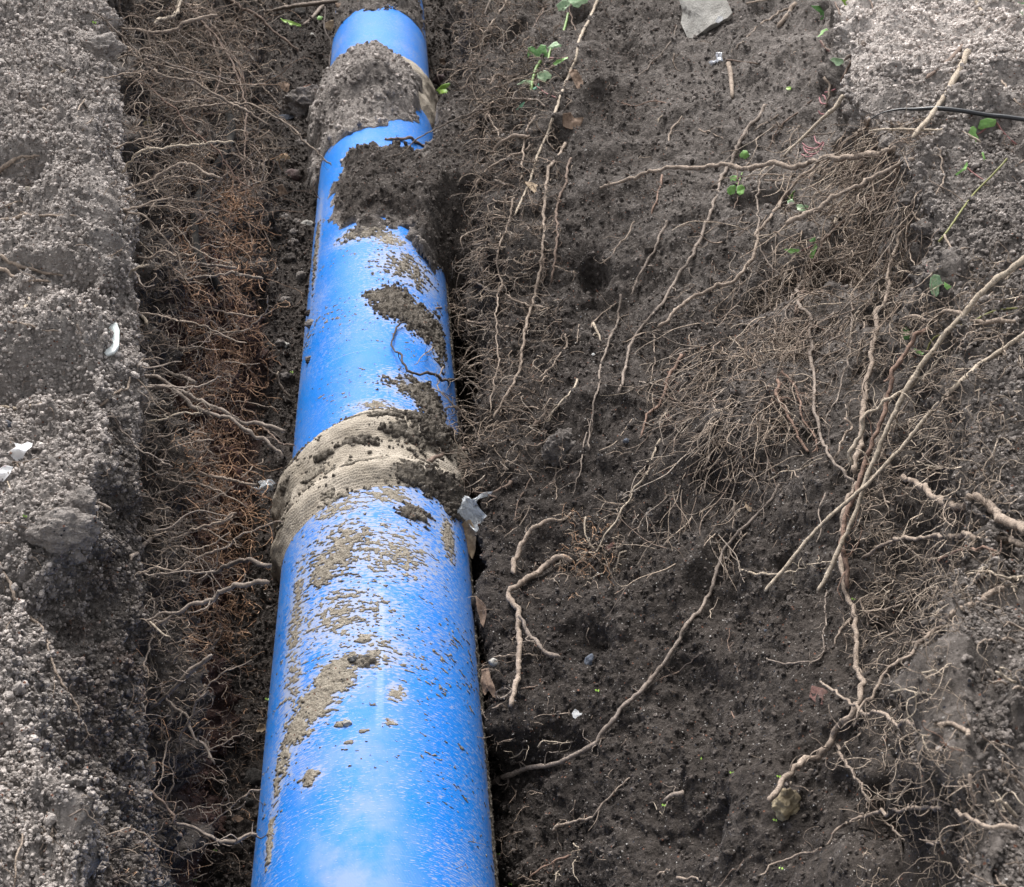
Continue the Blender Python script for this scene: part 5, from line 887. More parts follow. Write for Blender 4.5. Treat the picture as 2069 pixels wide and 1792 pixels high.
for n, box, L, r, mode, col, lab, grp, seed in [
    (16, (240, 400, 60, 1250), (.08, .2), (.0014, .0022), 'out', 'grey', 'thin grey brown root among many poking out of the left trench wall', 'thin roots poking out of the left trench wall', 1),
    (12, (930, 1120, 100, 900), (.06, .16), (.0013, .0021), 'outL', 'tan', 'thin tan root among many poking out of the dark wall beside the pipe', 'thin roots in the dark wall beside the pipe', 2),
    (16, (1350, 1880, 300, 1000), (.12, .3), (.0014, .0024), 'hang', 'grey', 'thin grey root among many hanging in the thicket on the upper right slope', 'thin roots hanging on the upper right slope', 3)]:
    rng = np.random.default_rng(500 + seed)
    for P, Rd in grow(n, box, L, r, mode, rng, 22, .16, 0):
        for q in range(len(P)):
            V, F = tubes(P[q:q + 1], Rd[q:q + 1], 5); org = P[q, 0]
            o = mesh_obj('root', V - org, F, M_ROOT[col]); o.location = tuple(org); tag(o, lab, 'root', grp)

def fine_obj(parts, label):
    Vs, Fs, Cs, k = [], [], [], 0
    for lst, palette, rng in parts:
        for P, Rd in lst:
            V, F = tubes(P, Rd, 3); n = len(P); c = np.array(palette)[rng.integers(0, len(palette), n)] * rng.uniform(.7, 1.5, (n, 1))
            Vs.append(V); Fs.append(F + k); Cs.append(np.repeat(c, P.shape[1] * 3, 0)); k += len(V)
    o = mesh_obj('fine_roots', np.concatenate(Vs), np.concatenate(Fs), M_FINE, cols=np.concatenate(Cs)); return tag(o, label, None, None, 'stuff')
TANP = [(.33, .26, .205), (.42, .34, .27), (.22, .17, .135), (.27, .21, .17)]; REDP = [(.56, .35, .22), (.64, .43, .29), (.40, .24, .155)]; GREYP = [(.25, .21, .175), (.34, .29, .245), (.17, .14, .12)]; PALEP = [(.48, .40, .32), (.38, .31, .25), (.28, .225, .18)]
rg = np.random.default_rng(77)
fine_obj([
    (grow(800, (270, 430, 0, 1330), (.04, .15), (.0007, .0011), 'out', rg, 11, .26, 2), TANP + GREYP, rg),
    (grow(520, (240, 520, -10, 420), (.08, .24), (.0008, .0013), 'out', rg, 14, .30, 2), GREYP + TANP, rg),
    (grow(300, (330, 520, 0, 560), (.1, .35), (.0009, .0013), 'hang', rg, 16, .2, 1), [(.20, .14, .105), (.28, .20, .15)], rg),
    (grow(420, (365, 520, 300, 1300), (.05, .18), (.0008, .0012), 'hang', rg, 13, .3, 3), REDP, rg),
    (grow(1000, (365, 530, 380, 1330), (.03, .10), (.0008, .0012), 'curl', rg, 9, .42, 3, lambda x, y: math.exp(-((x - 450 + .06 * (y - 800)) / 60) ** 2) + .12), REDP, rg),
    (grow(260, (250, 520, 1300, 1792), (.03, .11), (.0006, .0010), 'out', rg, 10, .3, 2), TANP + REDP[:1], rg),
    (grow(110, (0, 240, 0, 1792), (.02, .08), (.0006, .0010), 'lie', rg, 9, .25, 1), TANP, rg)], 'mat of fine hair roots on the left trench wall, rusty in its lower part')
fine_obj([
    (grow(1250, (925, 1150, 0, 960), (.04, .14), (.0007, .0011), 'outL', rg, 11, .30, 2, lambda x, y: 1.0 if x < 1060 - .0 * y else .55), TANP + GREYP, rg),
    (grow(1300, (1260, 1900, 230, 1120), (.06, .24), (.0008, .0014), 'hang', rg, 13, .17, 3, lambda x, y: math.exp(-((x - (1830 - .55 * (y - 230))) / 130) ** 2) * (1 if y < 850 else .15)), TANP + GREYP + PALEP, rg),
    (grow(560, (1740, 2069, 520, 1300), (.04, .16), (.0008, .0013), 'outL', rg, 12, .34, 3), PALEP, rg),
    (grow(260, (1750, 2000, 1150, 1792), (.03, .12), (.0007, .0011), 'outL', rg, 11, .32, 2), PALEP, rg),
    (grow(170, (1000, 2069, 0, 1792), (.02, .07), (.0005, .0008), 'lie', rg, 8, .3, 1), TANP, rg),
    (grow(130, (930, 1110, 900, 1792), (.02, .08), (.0006, .0009), 'outL', rg, 9, .35, 2), TANP, rg),
    (grow(110, (1130, 1250, 1040, 1200), (.03, .10), (.0008, .0011), 'curl', rg, 10, .45, 3), PALEP + REDP[:1], rg)], 'mat of fine hair roots on the right trench wall and slope')

# ------------------------------------------------------------------ hose and cable
def simple_tube(name, tile, pts, w0, w1, mat, offs, label, cat, mode='lie', sides=14, ribs=0, taper=None):
    pp = px_of(tile, pts); C_, L = resample(catmull(pp, 10), 5); n = len(C_); s = np.linspace(0, 1, n)
    ht = np.array([hit(*c)[2] for c in C_]); k = min(15, n // 2 * 2 - 1); hm = np.convolve(np.pad(ht, k // 2, mode='edge'), np.ones(k) / k, 'valid')
    t = hm - (offs[0] * (1 - s) + offs[1] * s) if mode == 'lie' else (ht[0] - offs[0]) * (1 - s) + (min(ht[-1], ht[0]) - offs[1]) * s
    rad = .5 * (w0 * (1 - s) + w1 * s) * .335 * t / FPX
    if taper: rad *= 1 - .75 * smooth(1 - taper, 1, s)
    t = np.minimum(t, ht) - rad * .5; t = np.convolve(np.pad(t, 3, mode='edge'), np.ones(7) / 7, 'valid')
    P = np.array([CO + ray_dir(*c) * q for c, q in zip(C_, t)])
    if ribs: rad = rad * (1 + .05 * noise(P, 40, 5))
    P = np.concatenate([P[:1], P, P[-1:], P[-1:] - (P[-1:] - P[-2:-1]) * 2]); rad = np.concatenate([[1e-5], rad, [rad[-1] * .7], [rad[-1] * .6]])
    V, F = tubes(P[None], rad[None], sides); org = P[0].copy(); o = mesh_obj(name, V - org, F, mat); o.location = tuple(org)
    return tag(o, label, cat)
def hose_mat():
    k = NT('old_rubber'); n = k.noise(14, 5, .65); c = k.mix(k.mapr(n, .42, .68), (.008, .008, .008), (.035, .032, .029)); return k.fin(c, .95, k.bump(k.noise(220, 4, .7), .002, .6), Specular_IOR_Level=.08)
simple_tube('hose', '00', [(1150, 280), (1250, 440), (1320, 600), (1380, 690), (1395, 800), (1350, 930), (1250, 1080), (1195, 1200), (1172, 1350), (1185, 1500), (1240, 1620), (1330, 1750)], 46, 50, hose_mat(), (.09, .12), 'old black rubber hose hanging down the left trench wall, cut at its lower end', 'hose', 'lie', 16, 1)
k = NT('black_cable'); M_CABLE = k.fin((.012, .013, .016), .33, k.bump(k.noise(60, 3), .001, .4))
simple_tube('cable', '20', [(2110, 722), (1950, 700), (1850, 690), (1700, 665), (1550, 650), (1420, 655), (1330, 655), (1240, 670), (1190, 690), (1150, 715)], 26, 26, M_CABLE, (.05, .02), 'black cable reaching in from the right edge to a pointed tip in the soil', 'cable', 'span', 14, 0, .5)

# ------------------------------------------------------------------ thin flat things: outline on its own plane, with folds and thickness
def plane_frame(pp, off, nmix):
    c = np.mean(pp, 0); h = hit(*c); d = ray_dir(*c)
    n = h[1] * (1 - nmix) - d * nmix; n /= np.linalg.norm(n)
    if n @ d > -.35: n = n - d * .6; n /= np.linalg.norm(n)
    o = CO + d * (h[2] - off); return c, o, n
def to_plane(pp, o, n):
    out = []
    for p in pp:
        d = ray_dir(*p); out.append(CO + d * (((o - CO) @ n) / (d @ n)))
    return np.array(out)
def slab(name, tile, pts, mat, label, cat, off=.006, nmix=.5, crumple=.004, bulge=.0, thick=.0012, seed=0, parent=None, fold=0, dense=3, freq=40, back=None, group=None, cols=None, flat=False):
    """closed slab: ringed front face, an edge, and a back face set behind it"""
    pp = np.array(px_of(tile, pts)); c, o, n = plane_frame(pp, off, nmix)
    m = len(pp); q = []
    for i in range(m):                                   # subdivide the outline
        a, b = pp[i], pp[(i + 1) % m]
        for k in range(dense): q.append(a + (b - a) * k / dense)
    q = np.array(q); m = len(q); O = to_plane(q, o, n); C0 = to_plane([c], o, n)[0]
    size = np.linalg.norm(O - C0, axis=1).mean()
    rings = [.0001, .25, .5, .75, .92, 1.0]; V = []; T_ = []
    ax = O[np.argmax(np.linalg.norm(O - C0, axis=1))] - C0; ax /= np.linalg.norm(ax) + 1e-9; perp = np.cross(n, ax)
    for r in rings:
        R_ = C0 + (O - C0) * r
        dz = crumple * noise(R_ + seed * 3.1, freq, seed) * 1.6 + crumple * .6 * noise(R_ + seed, freq * 2.3, seed + 1) + bulge * (1 - r ** 2.2) + fold * np.abs((R_ - C0) @ perp)
        V.append(R_ + n * dz[:, None])
    nb_ = back if back is not None else thick
    V.append(V[-1] - n * nb_ if back is None else C0 + (V[-1] - C0) * .9 - n * nb_)
    for r in (.75, .5, .0001):
        base = V[rings.index(r)] if back is None else C0 + (O - C0) * r * .9
        V.append(base - n * nb_)
    Vv = np.concatenate(V); F = []
    for k in range(len(V) - 1):
        i = np.arange(m) + k * m; j = np.roll(np.arange(m), -1) + k * m; F.append(np.stack([i, i + m, j + m, j], -1))
    org = C0.copy(); ob = mesh_obj(name, Vv - org if parent is None else Vv - np.array(parent.location), np.concatenate(F), mat, parent, shade=not flat)
    if parent is None: ob.location = tuple(org); tag(ob, label, cat, group)
    elif label: ob['label'] = label
    return ob
def leaf_mat(name, a, b, rough=.45, vein=(.25, .36, .16), trans=.0):
    k = NT(name); n = k.noise(90, 3); v = k.voro(75, feat='DISTANCE_TO_EDGE')
    c = k.mix(k.mapr(n, .35, .65), a, b); c = k.mix(k.mapr(v, .06, .0, 0, .45), c, vein)
    return k.fin(c, rough, k.bump(n, .002, .5), Transmission_Weight=trans)
ML = {'dark': leaf_mat('ivy_dark', (.05, .15, .03), (.09, .22, .05)), 'mid': leaf_mat('ivy_mid', (.13, .29, .06), (.22, .42, .11)), 'pale': leaf_mat('ivy_pale', (.20, .33, .17), (.34, .47, .27), .4, (.5, .6, .4)),
    'bright': leaf_mat('sprout_green', (.22, .42, .04), (.34, .55, .09)), 'dead': leaf_mat('dead_leaf', (.12, .075, .05), (.24, .165, .115), .8, (.08, .05, .035)), 'deadpale': leaf_mat('pale_dead_leaf', (.25, .175, .11), (.42, .32, .21), .7, (.16, .11, .07)),
    'rust': leaf_mat('rust_leaf', (.20, .07, .025), (.32, .12, .05), .7, (.1, .04, .02)), 'bluegreen': leaf_mat('blue_green_leaf', (.06, .20, .12), (.10, .28, .18))}
M_STEM = NT('green_stem').fin((.13, .22, .05), .5); M_REDSTEM = NT('red_stem').fin((.22, .09, .085), .55); M_OLIVE = NT('olive_stem').fin((.17, .17, .05), .6); M_PINK = NT('pink_shoot').fin((.32, .13, .14), .6)
def stem(tile, pts, w, mat, parent, off=(.01, .004), name='stem'):
    C_, L = resample(catmull(px_of(tile, pts), 8) if len(pts) > 2 else np.array(px_of(tile, pts), float), 5); n = len(C_); s = np.linspace(0, 1, n)
    ht = np.array([hit(*c)[2] for c in C_]); k = min(9, n // 2 * 2 - 1); ht = np.convolve(np.pad(ht, k // 2, mode='edge'), np.ones(k) / k, 'valid')
    t = ht - (off[0] * (1 - s) + off[1] * s); P = np.array([CO + ray_dir(*c) * q for c, q in zip(C_, t)]); P += .0015 * np.stack([noise(P, 30, 9 + q) for q in range(3)], -1)
    rad = np.full(n, .5 * w * .335 * t.mean() / FPX); V, F = tubes(P[None], rad[None], 6)
    base = np.array(parent.location) if parent else P[0].copy(); o = mesh_obj(name, V - base, F, mat, parent)
    if not parent: o.location = tuple(base)
    return o
def sprig(name, tile, leaves, stems, label, cat='ivy'):
    c = np.mean([np.mean(px_of(tile, l[1]), 0) for l in leaves], 0); r = empty(name, hit(*c)[0]); tag(r, label, cat)
    for i, (m, pts) in enumerate(leaves): slab('leaf', tile, pts, ML[m], None, None, off=.012 + .004 * (i % 3), nmix=.55, crumple=.003, fold=.22 * (-1) ** i, thick=.0006, seed=len(pts) + i, parent=r)
    for m, w, pts in stems: stem(tile, pts, w, m, r, (.013, .004))
    return r
sprig('ivy_sprig', '10', [('dark', [(1145, 290), (1165, 278), (1190, 300), (1215, 268), (1250, 275), (1250, 300), (1272, 345), (1245, 358), (1215, 370), (1200, 400), (1180, 460), (1165, 400), (1145, 360), (1140, 320)]),
    ('pale', [(1250, 290), (1290, 250), (1310, 245), (1320, 262), (1340, 270), (1335, 298), (1300, 290), (1270, 295)]), ('pale', [(1190, 440), (1240, 425), (1260, 435), (1280, 455), (1275, 475), (1250, 478), (1240, 498), (1215, 485), (1195, 470)]),
    ('pale', [(1065, 510), (1100, 488), (1145, 475), (1160, 485), (1168, 508), (1130, 510), (1110, 500)]), ('mid', [(1285, 385), (1310, 362), (1375, 340), (1380, 350), (1340, 372), (1300, 395)]), ('bluegreen', [(1150, 570), (1165, 530), (1200, 500), (1205, 515), (1175, 560)])],
    [(M_STEM, 18, [(1215, 365), (1175, 440), (1150, 575)]), (M_STEM, 14, [(1275, 290), (1262, 340), (1255, 400)]), (M_REDSTEM, 8, [(1380, 345), (1330, 352), (1265, 350)]), (M_REDSTEM, 7, [(1310, 590), (1250, 565), (1190, 520)])], 'ivy sprig with one dark five pointed leaf, right of the far joint')
sprig('ivy_sprig', '10', [('pale', [(1310, 35), (1345, 5), (1370, 0), (1395, 20), (1400, 50), (1380, 80), (1340, 75), (1315, 105), (1320, 65)]), ('pale', [(1375, 0), (1400, -10), (1500, -8), (1495, 15), (1460, 25), (1440, 45), (1410, 40), (1395, 20)])], [(M_STEM, 14, [(1378, 80), (1365, 140), (1350, 195)])], 'pair of pale ivy leaves on a green stalk at the top edge')
sprig('ivy_sprig', '20', [('dark', [(790, 38), (850, 35), (845, 0), (880, -5), (910, 20), (908, 70), (895, 130), (880, 165), (862, 170), (850, 120), (845, 80), (815, 60)]), ('mid', [(885, 165), (897, 178), (860, 225), (835, 250), (795, 265), (808, 235), (845, 205), (855, 180)]), ('pale', [(905, 360), (925, 345), (955, 348), (985, 355), (990, 375), (965, 395), (945, 395), (930, 375)])],
    [(M_REDSTEM, 10, [(850, 245), (880, 290), (940, 325), (985, 345)])], 'trailing ivy with a long dark drooping leaf, right of the big grey stone')
sprig('small_plant', '20', [('mid', [(305, 1060), (325, 1050), (348, 1055), (345, 1080), (330, 1105), (312, 1100)]), ('mid', [(290, 1130), (310, 1112), (335, 1110), (345, 1130), (335, 1160), (305, 1170), (290, 1155)]), ('mid', [(345, 1120), (375, 1110), (397, 1125), (385, 1165), (360, 1175), (345, 1160)])], [(M_STEM, 8, [(345, 1105), (362, 1080), (380, 1035)])], 'small plant with three round lobed mid green leaves above the long grey root', 'plant')
sprig('ivy_sprig', '20', [('mid', [(1715, 825), (1740, 770), (1765, 755), (1785, 775), (1780, 800), (1795, 830), (1775, 875), (1755, 855), (1720, 860)]), ('mid', [(1790, 770), (1810, 720), (1850, 708), (1900, 715), (1905, 735), (1890, 760), (1850, 765), (1810, 778)])], [(M_REDSTEM, 9, [(1785, 805), (1810, 795), (1840, 770)]), (M_REDSTEM, 9, [(1905, 735), (1950, 800), (2025, 865)])], 'two mid green ivy leaves just below the black cable near the right edge')
sprig('ivy_sprig', '20', [('pale', [(1510, 1665), (1530, 1645), (1565, 1650), (1575, 1685), (1590, 1700), (1560, 1720), (1560, 1760), (1545, 1780), (1515, 1760), (1505, 1710)]), ('mid', [(1590, 1690), (1635, 1720), (1610, 1740), (1590, 1720)])], [(M_REDSTEM, 8, [(1530, 1700), (1500, 1640), (1485, 1590)])], 'blurred pale ivy leaf with a small one, above the crossing straws at right')
sprig('ivy_sprig', '20', [('mid', [(1655, 1045), (1690, 1020), (1715, 1000), (1728, 965), (1732, 990), (1720, 1020), (1690, 1035), (1665, 1055)]), ('mid', [(1815, 915), (1825, 910), (1835, 945), (1850, 960), (1840, 980), (1828, 960)])], [(M_REDSTEM, 8, [(1728, 1005), (1780, 1050), (1850, 1090)])], 'narrow curled ivy leaves beside the olive green stem')
sprig('ivy_sprig', '20', [('pale', [(650, 1205), (680, 1195), (700, 1225), (730, 1228), (780, 1240), (760, 1265), (730, 1280), (690, 1270), (652, 1255)]), ('mid', [(655, 1180), (680, 1160), (690, 1185), (665, 1210)])], [(M_STEM, 8, [(655, 1200), (690, 1150), (730, 1130)])], 'heart shaped dusty green leaf near the thick broken tan root')
sprig('ivy_sprig', '20', [('mid', [(630, 1495), (670, 1490), (720, 1495), (725, 1520), (690, 1530), (660, 1515)]), ('dark', [(780, 1440), (815, 1420), (820, 1445), (790, 1455)]), ('mid', [(790, 1500), (820, 1460), (830, 1480), (800, 1555), (780, 1540)])], [(M_REDSTEM, 7, [(725, 1505), (770, 1490), (800, 1470)])], 'small ivy sprig with wide shallow leaf amid the hanging roots')
sprig('ivy_sprig', '21', [('dark', [(1335, 190), (1365, 195), (1385, 215), (1390, 250), (1380, 295), (1350, 260), (1340, 235), (1350, 225)]), ('mid', [(1410, 320), (1435, 330), (1475, 350), (1460, 360), (1420, 345)])], [(M_OLIVE, 12, [(1490, 330), (1520, 270), (1620, 210), (1780, 150), (1900, 95), (2080, 80)])], 'dark green leaves at the tip of an olive stem arching from the right edge')
def one_leaf(name, tile, m, pts, label, cat='leaf', crumple=.005, off=.008, nmix=.5, fold=.15, group=None): return slab(name, tile, pts, ML[m], label, cat, off=off, nmix=nmix, crumple=crumple, thick=.0007, seed=int(pts[0][0]) % 97, fold=fold, freq=32, group=group)
one_leaf('dead_leaf', '10', 'dead', [(1380, 430), (1400, 415), (1435, 425), (1470, 490), (1478, 600), (1470, 630), (1455, 580), (1420, 510), (1400, 470)], 'folded brown dead leaf hanging right of the long straight pale stem')
one_leaf('dead_leaf', '10', 'dead', [(1340, 690), (1390, 680), (1420, 710), (1475, 705), (1450, 770), (1390, 785), (1350, 760)], 'crumpled brown dead leaf below the folded one, upper middle')
one_leaf('dead_leaf', '10', 'deadpale', [(1115, 1100), (1160, 1100), (1215, 1120), (1210, 1160), (1180, 1170), (1140, 1130)], 'pale torn dead leaf at the lower end of the long pale stem')
one_leaf('dead_leaf', '10', 'dead', [(600, 355), (640, 352), (705, 375), (690, 395), (640, 398), (605, 380)], 'brown dead leaf on the trench floor right of the far joint')
one_leaf('green_leaf', '10', 'bright', [(585, 545), (620, 515), (660, 502), (715, 500), (722, 512), (680, 550), (640, 570), (600, 568)], 'single bright green oval leaf lying right of the far hessian joint')
one_leaf('dead_leaf', '10', 'dead', [(-20, 20), (30, 10), (80, 30), (75, 70), (40, 55), (-20, 45)], 'brown curled dead leaf touching the pipe at its far left')
one_leaf('dead_leaf', '00', 'dead', [(1675, 500), (1720, 490), (1750, 510), (1740, 560), (1700, 545)], 'small brown dead leaf on the floor left of the far joint')
one_leaf('dead_leaf', '00', 'rust', [(1830, 520), (1870, 510), (1900, 535), (1870, 555), (1835, 545)], 'rust red dead leaf on the floor left of the far joint')
one_leaf('dead_leaf', '00', 'deadpale', [(1660, 965), (1720, 920), (1750, 950), (1740, 1000), (1700, 1030), (1670, 1010)], 'pale lobed dead leaf beside the dark reddish stone on the floor')
one_leaf('dead_leaf', '00', 'dead', [(1600, 1160), (1700, 1110), (1740, 1170), (1680, 1180)], 'brown dead leaf just below the dark reddish stone on the floor')
one_leaf('dead_leaf', '00', 'deadpale', [(1960, 140), (2040, 110), (2069, 150), (2050, 250), (1990, 260), (1960, 200)], 'large pale dead leaf beside the far left of the pipe')
one_leaf('green_leaf', '00', 'bright', [(1690, 110), (1740, 122), (1810, 145), (1820, 158), (1770, 158), (1720, 142)], 'long narrow bright green leaf on the floor near the top edge')
one_leaf('ivy_leaf', '00', 'mid', [(1905, 120), (1920, 95), (1945, 105), (1945, 135), (1930, 150), (1910, 145)], 'small grey green ivy leaf under the short grey stick')
one_leaf('dead_leaf', '11', 'deadpale', [(710, 1350), (730, 1400), (760, 1360), (790, 1355), (830, 1420), (825, 1500), (800, 1595), (770, 1560), (735, 1490), (712, 1420)], 'large tan dead leaf standing between the pipe and wall below the clear film', crumple=.008, off=.05)
one_leaf('dead_leaf', '12', 'dead', [(820, 35), (860, 70), (880, 100), (885, 150), (870, 230), (850, 200), (835, 130)], 'upper brown dead leaf wedged in the gap beside the pipe', off=.03)
one_leaf('dead_leaf', '12', 'dead', [(855, 480), (895, 470), (915, 530), (940, 580), (955, 660), (930, 650), (900, 600), (880, 640), (862, 620), (855, 560)], 'lower curled brown dead leaf wedged in the gap beside the pipe', off=.03)
one_leaf('dead_leaf', '12', 'rust', [(850, 430), (890, 415), (905, 440), (870, 455)], 'small reddish leaf scrap in the gap above the lower dead leaf', off=.03)
one_leaf('dead_leaf', '02', 'deadpale', [(1545, 850), (1560, 815), (1600, 810), (1605, 840), (1575, 862)], 'cream orange leaf scrap against the lower left side of the pipe')
one_leaf('dead_leaf', '02', 'dead', [(1400, 1380), (1430, 1355), (1470, 1375), (1470, 1400), (1440, 1400), (1415, 1410)], 'small grey brown leaf on the floor below the dark round clod')
one_leaf('dead_leaf', '21', 'deadpale', [(390, 1240), (410, 1262), (440, 1280), (458, 1300), (420, 1300), (400, 1278)], 'tiny torn pale leaf scrap left of the long curving root')
one_leaf('ivy_leaf', '20', 'bright', [(975, -8), (1025, -8), (1020, 30), (1000, 38), (985, 15)], 'bright green leaf cut by the top edge right of the trailing ivy')
one_leaf('ivy_leaf', '20', 'pale', [(2035, 10), (2069, -8), (2090, 50), (2045, 40)], 'pale ivy leaf in the top right corner')
one_leaf('ivy_leaf', '20', 'pale', [(2025, 75), (2069, 66), (2090, 98), (2030, 92)], 'smaller pale leaf just below the one in the top right corner')
one_leaf('ivy_leaf', '20', 'mid', [(362, 930), (385, 900), (410, 905), (425, 935), (400, 950), (395, 975), (370, 960)], 'grey green crumpled bud above the three lobed plant')
one_leaf('ivy_leaf', '20', 'bright', [(640, 528), (655, 520), (675, 522), (672, 538), (650, 542)], 'tiny yellow green leaf on the dark soil left of the pink shoots')
one_leaf('ivy_leaf', '10', 'bluegreen', [(1062, 660), (1080, 635), (1118, 612), (1110, 640), (1085, 660)], 'small narrow blue green leaf below the ivy sprig by the far joint')
for i, (tl, x, y, lb) in enumerate([('00', 568, 135, 'on the upper left bank edge'), ('01', 1755, 465, 'on the floor left of the pipe, level with the paired roots'), ('01', 150, 1335, 'on the left bank below the white wrapper'), ('12', 1553, 607, 'on the slope above the white chip'), ('12', 1955, 1300, 'beside the cut end of the lower wavy root'),
    ('12', 958, 1593, 'against the pipe near the bottom edge'), ('12', 1030, 1775, 'at the bottom edge right of the pipe'), ('22', 125, 1012, 'left of the yellowish stone, higher up'), ('22', 315, 1098, 'just left of the yellowish stone'), ('22', 597, 1120, 'above the yellowish stone'), ('22', 575, 1382, 'just below the yellowish stone'),
    ('22', 610, 1670, 'under the lower wavy root'), ('02', 1610, 660, 'against the left side of the pipe'), ('02', 1297, 1572, 'below the sagging bottom root'), ('02', 1175, 1755, 'at the bottom edge on the left floor'), ('22', 1045, 55, 'on the thick hanging root near the straw ends'), ('00', 2000, 770, 'on the floor left of the soil slump')]):
    r = empty('seedling', hit(*px_of(tl, [(x, y)])[0])[0]); tag(r, 'tiny bright green seedling ' + lb, 'seedling')
    a = 14; slab('leaf', tl, [(x - a, y - 4), (x - 5, y - a * .7), (x + 1, y), (x - 6, y + 6)], ML['bright'], None, None, off=.008, nmix=.6, crumple=.001, thick=.0006, parent=r)
    slab('leaf', tl, [(x + 2, y), (x + a * .7, y - 8), (x + a, y + 3), (x + 6, y + 9)], ML['bright'], None, None, off=.009, nmix=.6, crumple=.001, thick=.0006, parent=r)
o = stem('20', [(1970, 950), (1860, 1070), (1770, 1160), (1690, 1270), (1600, 1400), (1560, 1450)], 11, M_OLIVE, None, (.03, .05)); o.name = 'plant_stem'; tag(o, 'olive green bare stem slanting down left from the two leaves at right', 'stem')
pk = empty('pink_shoots', hit(*px_of('20', [(810, 900)])[0])[0]); tag(pk, 'cluster of pink curled shoots above the big level root', 'shoots')
for pts in ([(745, 880), (760, 910), (800, 925), (850, 900), (870, 855)], [(740, 860), (775, 885), (830, 885), (865, 850)], [(812, 815), (820, 850), (850, 862)], [(735, 925), (770, 940), (800, 935)], [(760, 895), (800, 900), (840, 880)]): stem('20', pts, 8, M_PINK, pk, (.03, .03), 'shoot')
pk = empty('pink_shoots', hit(*px_of('20', [(880, 590)])[0])[0]); tag(pk, 'few small pink shoots higher up, beside the straw coloured stick top', 'shoots')
for pts in ([(840, 585), (850, 615), (882, 625)], [(875, 555), (905, 548), (938, 535)], [(836, 662), (848, 680), (870, 685)], [(860, 570), (875, 580), (880, 600)]): stem('20', pts, 8, M_PINK, pk, (.02, .02), 'shoot')

# ------------------------------------------------------------------ scraps, stones, clods
def stone_mat(name, a, b, rough=.8, f=30, dirt=.35):
    k = NT(name); n = k.noise(f, 5, .65); c = k.mix(k.mapr(n, .35, .65), a, b); c = k.mix(k.mapr(k.noise(f * .5, 4, .6), .60 - dirt * .2, .68, 0, .85), c, (.06, .052, .047))
    return k.fin(c, rough, k.bump(k.noise(f * 4, 6, .75), .008, 1.0))
MS = {'grey': stone_mat('grey_stone', (.34, .32, .29), (.52, .50, .46), dirt=.0), 'yellow': stone_mat('yellow_stone', (.34, .265, .15), (.52, .43, .28), dirt=.9), 'brick': stone_mat('brick_red', (.13, .06, .05), (.21, .11, .09), dirt=.5), 'chip': stone_mat('white_chip', (.72, .72, .72), (.82, .82, .80), .5, dirt=.0),
    'slate': stone_mat('dark_slate', (.035, .037, .042), (.08, .083, .09), .6, dirt=.2), 'clod': stone_mat('dark_clod', (.022, .020, .018), (.06, .053, .048), .95, 50), 'cream': stone_mat('cream_bone', (.55, .46, .36), (.74, .66, .54), .6, dirt=.3), 'redstone': stone_mat('dark_red_stone', (.06, .035, .035), (.11, .07, .065), .8),
    'tanseed': stone_mat('seed_head', (.33, .26, .15), (.50, .41, .27), .9, 90, .3), 'blue': stone_mat('blue_grey_stone', (.07, .085, .12), (.14, .16, .20), .6)}
k = NT('glazed_shard'); M_SHARD = k.fin(k.mix(k.ramp(k.noise(9, 2), [(.42, 0.0), (.6, 1.0)]), (.80, .84, .82), (.60, .70, .65)), .3, k.bump(k.noise(80, 3), .001, .3))
k = NT('wrapper_white'); M_WRAPR = k.fin(k.mix(k.ramp(k.noise(22, 3), [(.58, 0.0), (.68, 1.0)]), (.84, .83, .83), (.70, .42, .43)), .4)
k = NT('foil'); M_FOIL = k.fin((.75, .76, .80), .28, None, Metallic=.7)
def film_mat(name, alpha):
    k = NT(name); n = k.noise(60, 4, .6); return k.fin((.82, .86, .90), .16, k.bump(n, .004, .7), Alpha=k.mapr(n, .35, .65, alpha * .5, alpha * 1.4), Specular_IOR_Level=.9)
M_FILM, M_FILM2 = film_mat('clear_film', .5), film_mat('dirty_film', .3)
slab('wrapper_scrap', '01', [(85, 895), (130, 905), (165, 880), (195, 890), (190, 920), (150, 960), (125, 1005), (95, 1000), (60, 990), (48, 940), (80, 935), (100, 925)], M_WRAPR, 'white plastic wrapper scrap with a pink smear on the left bank', 'scrap', off=.02, crumple=.014, freq=30, seed=3)
slab('wrapper_scrap', '01', [(-20, 1060), (30, 1025), (80, 1035), (60, 1080), (20, 1125), (-20, 1125)], M_WRAPR, 'second white wrapper scrap cut by the left edge, below the first', 'scrap', off=.015, crumple=.012, freq=30, seed=4)
slab('ceramic_shard', '01', [(655, 165), (705, 170), (722, 215), (718, 305), (690, 345), (640, 362), (625, 345), (655, 300), (650, 230)], M_SHARD, 'pale green glazed shard stuck in the left bank near its edge', 'shard', off=.010, crumple=.001, back=.02, nmix=.4)
slab('foil_scrap', '20', [(185, 385), (210, 350), (225, 315), (255, 312), (262, 360), (245, 385), (225, 375), (205, 400)], M_FOIL, 'crumpled silver white foil scrap below the big grey stone', 'scrap', off=.012, crumple=.016, freq=60, seed=6)
slab('paper_chip', '12', [(1400, 745), (1420, 718), (1440, 730), (1445, 742), (1465, 745), (1450, 770), (1425, 782), (1408, 770)], MS['chip'], 'small bright white jagged chip on the lower middle slope', 'chip', off=.006, crumple=.001, back=.006)
slab('plastic_film', '11', [(610, 1270), (655, 1272), (700, 1290), (715, 1240), (750, 1205), (790, 1225), (810, 1245), (880, 1195), (925, 1183), (900, 1210), (835, 1250), (850, 1290), (905, 1350), (885, 1395), (835, 1440), (790, 1400), (740, 1340), (700, 1310)], M_FILM, 'clear crumpled plastic film caught between pipe and right wall', 'plastic film', off=.12, crumple=.03, freq=24, seed=8, dense=4)
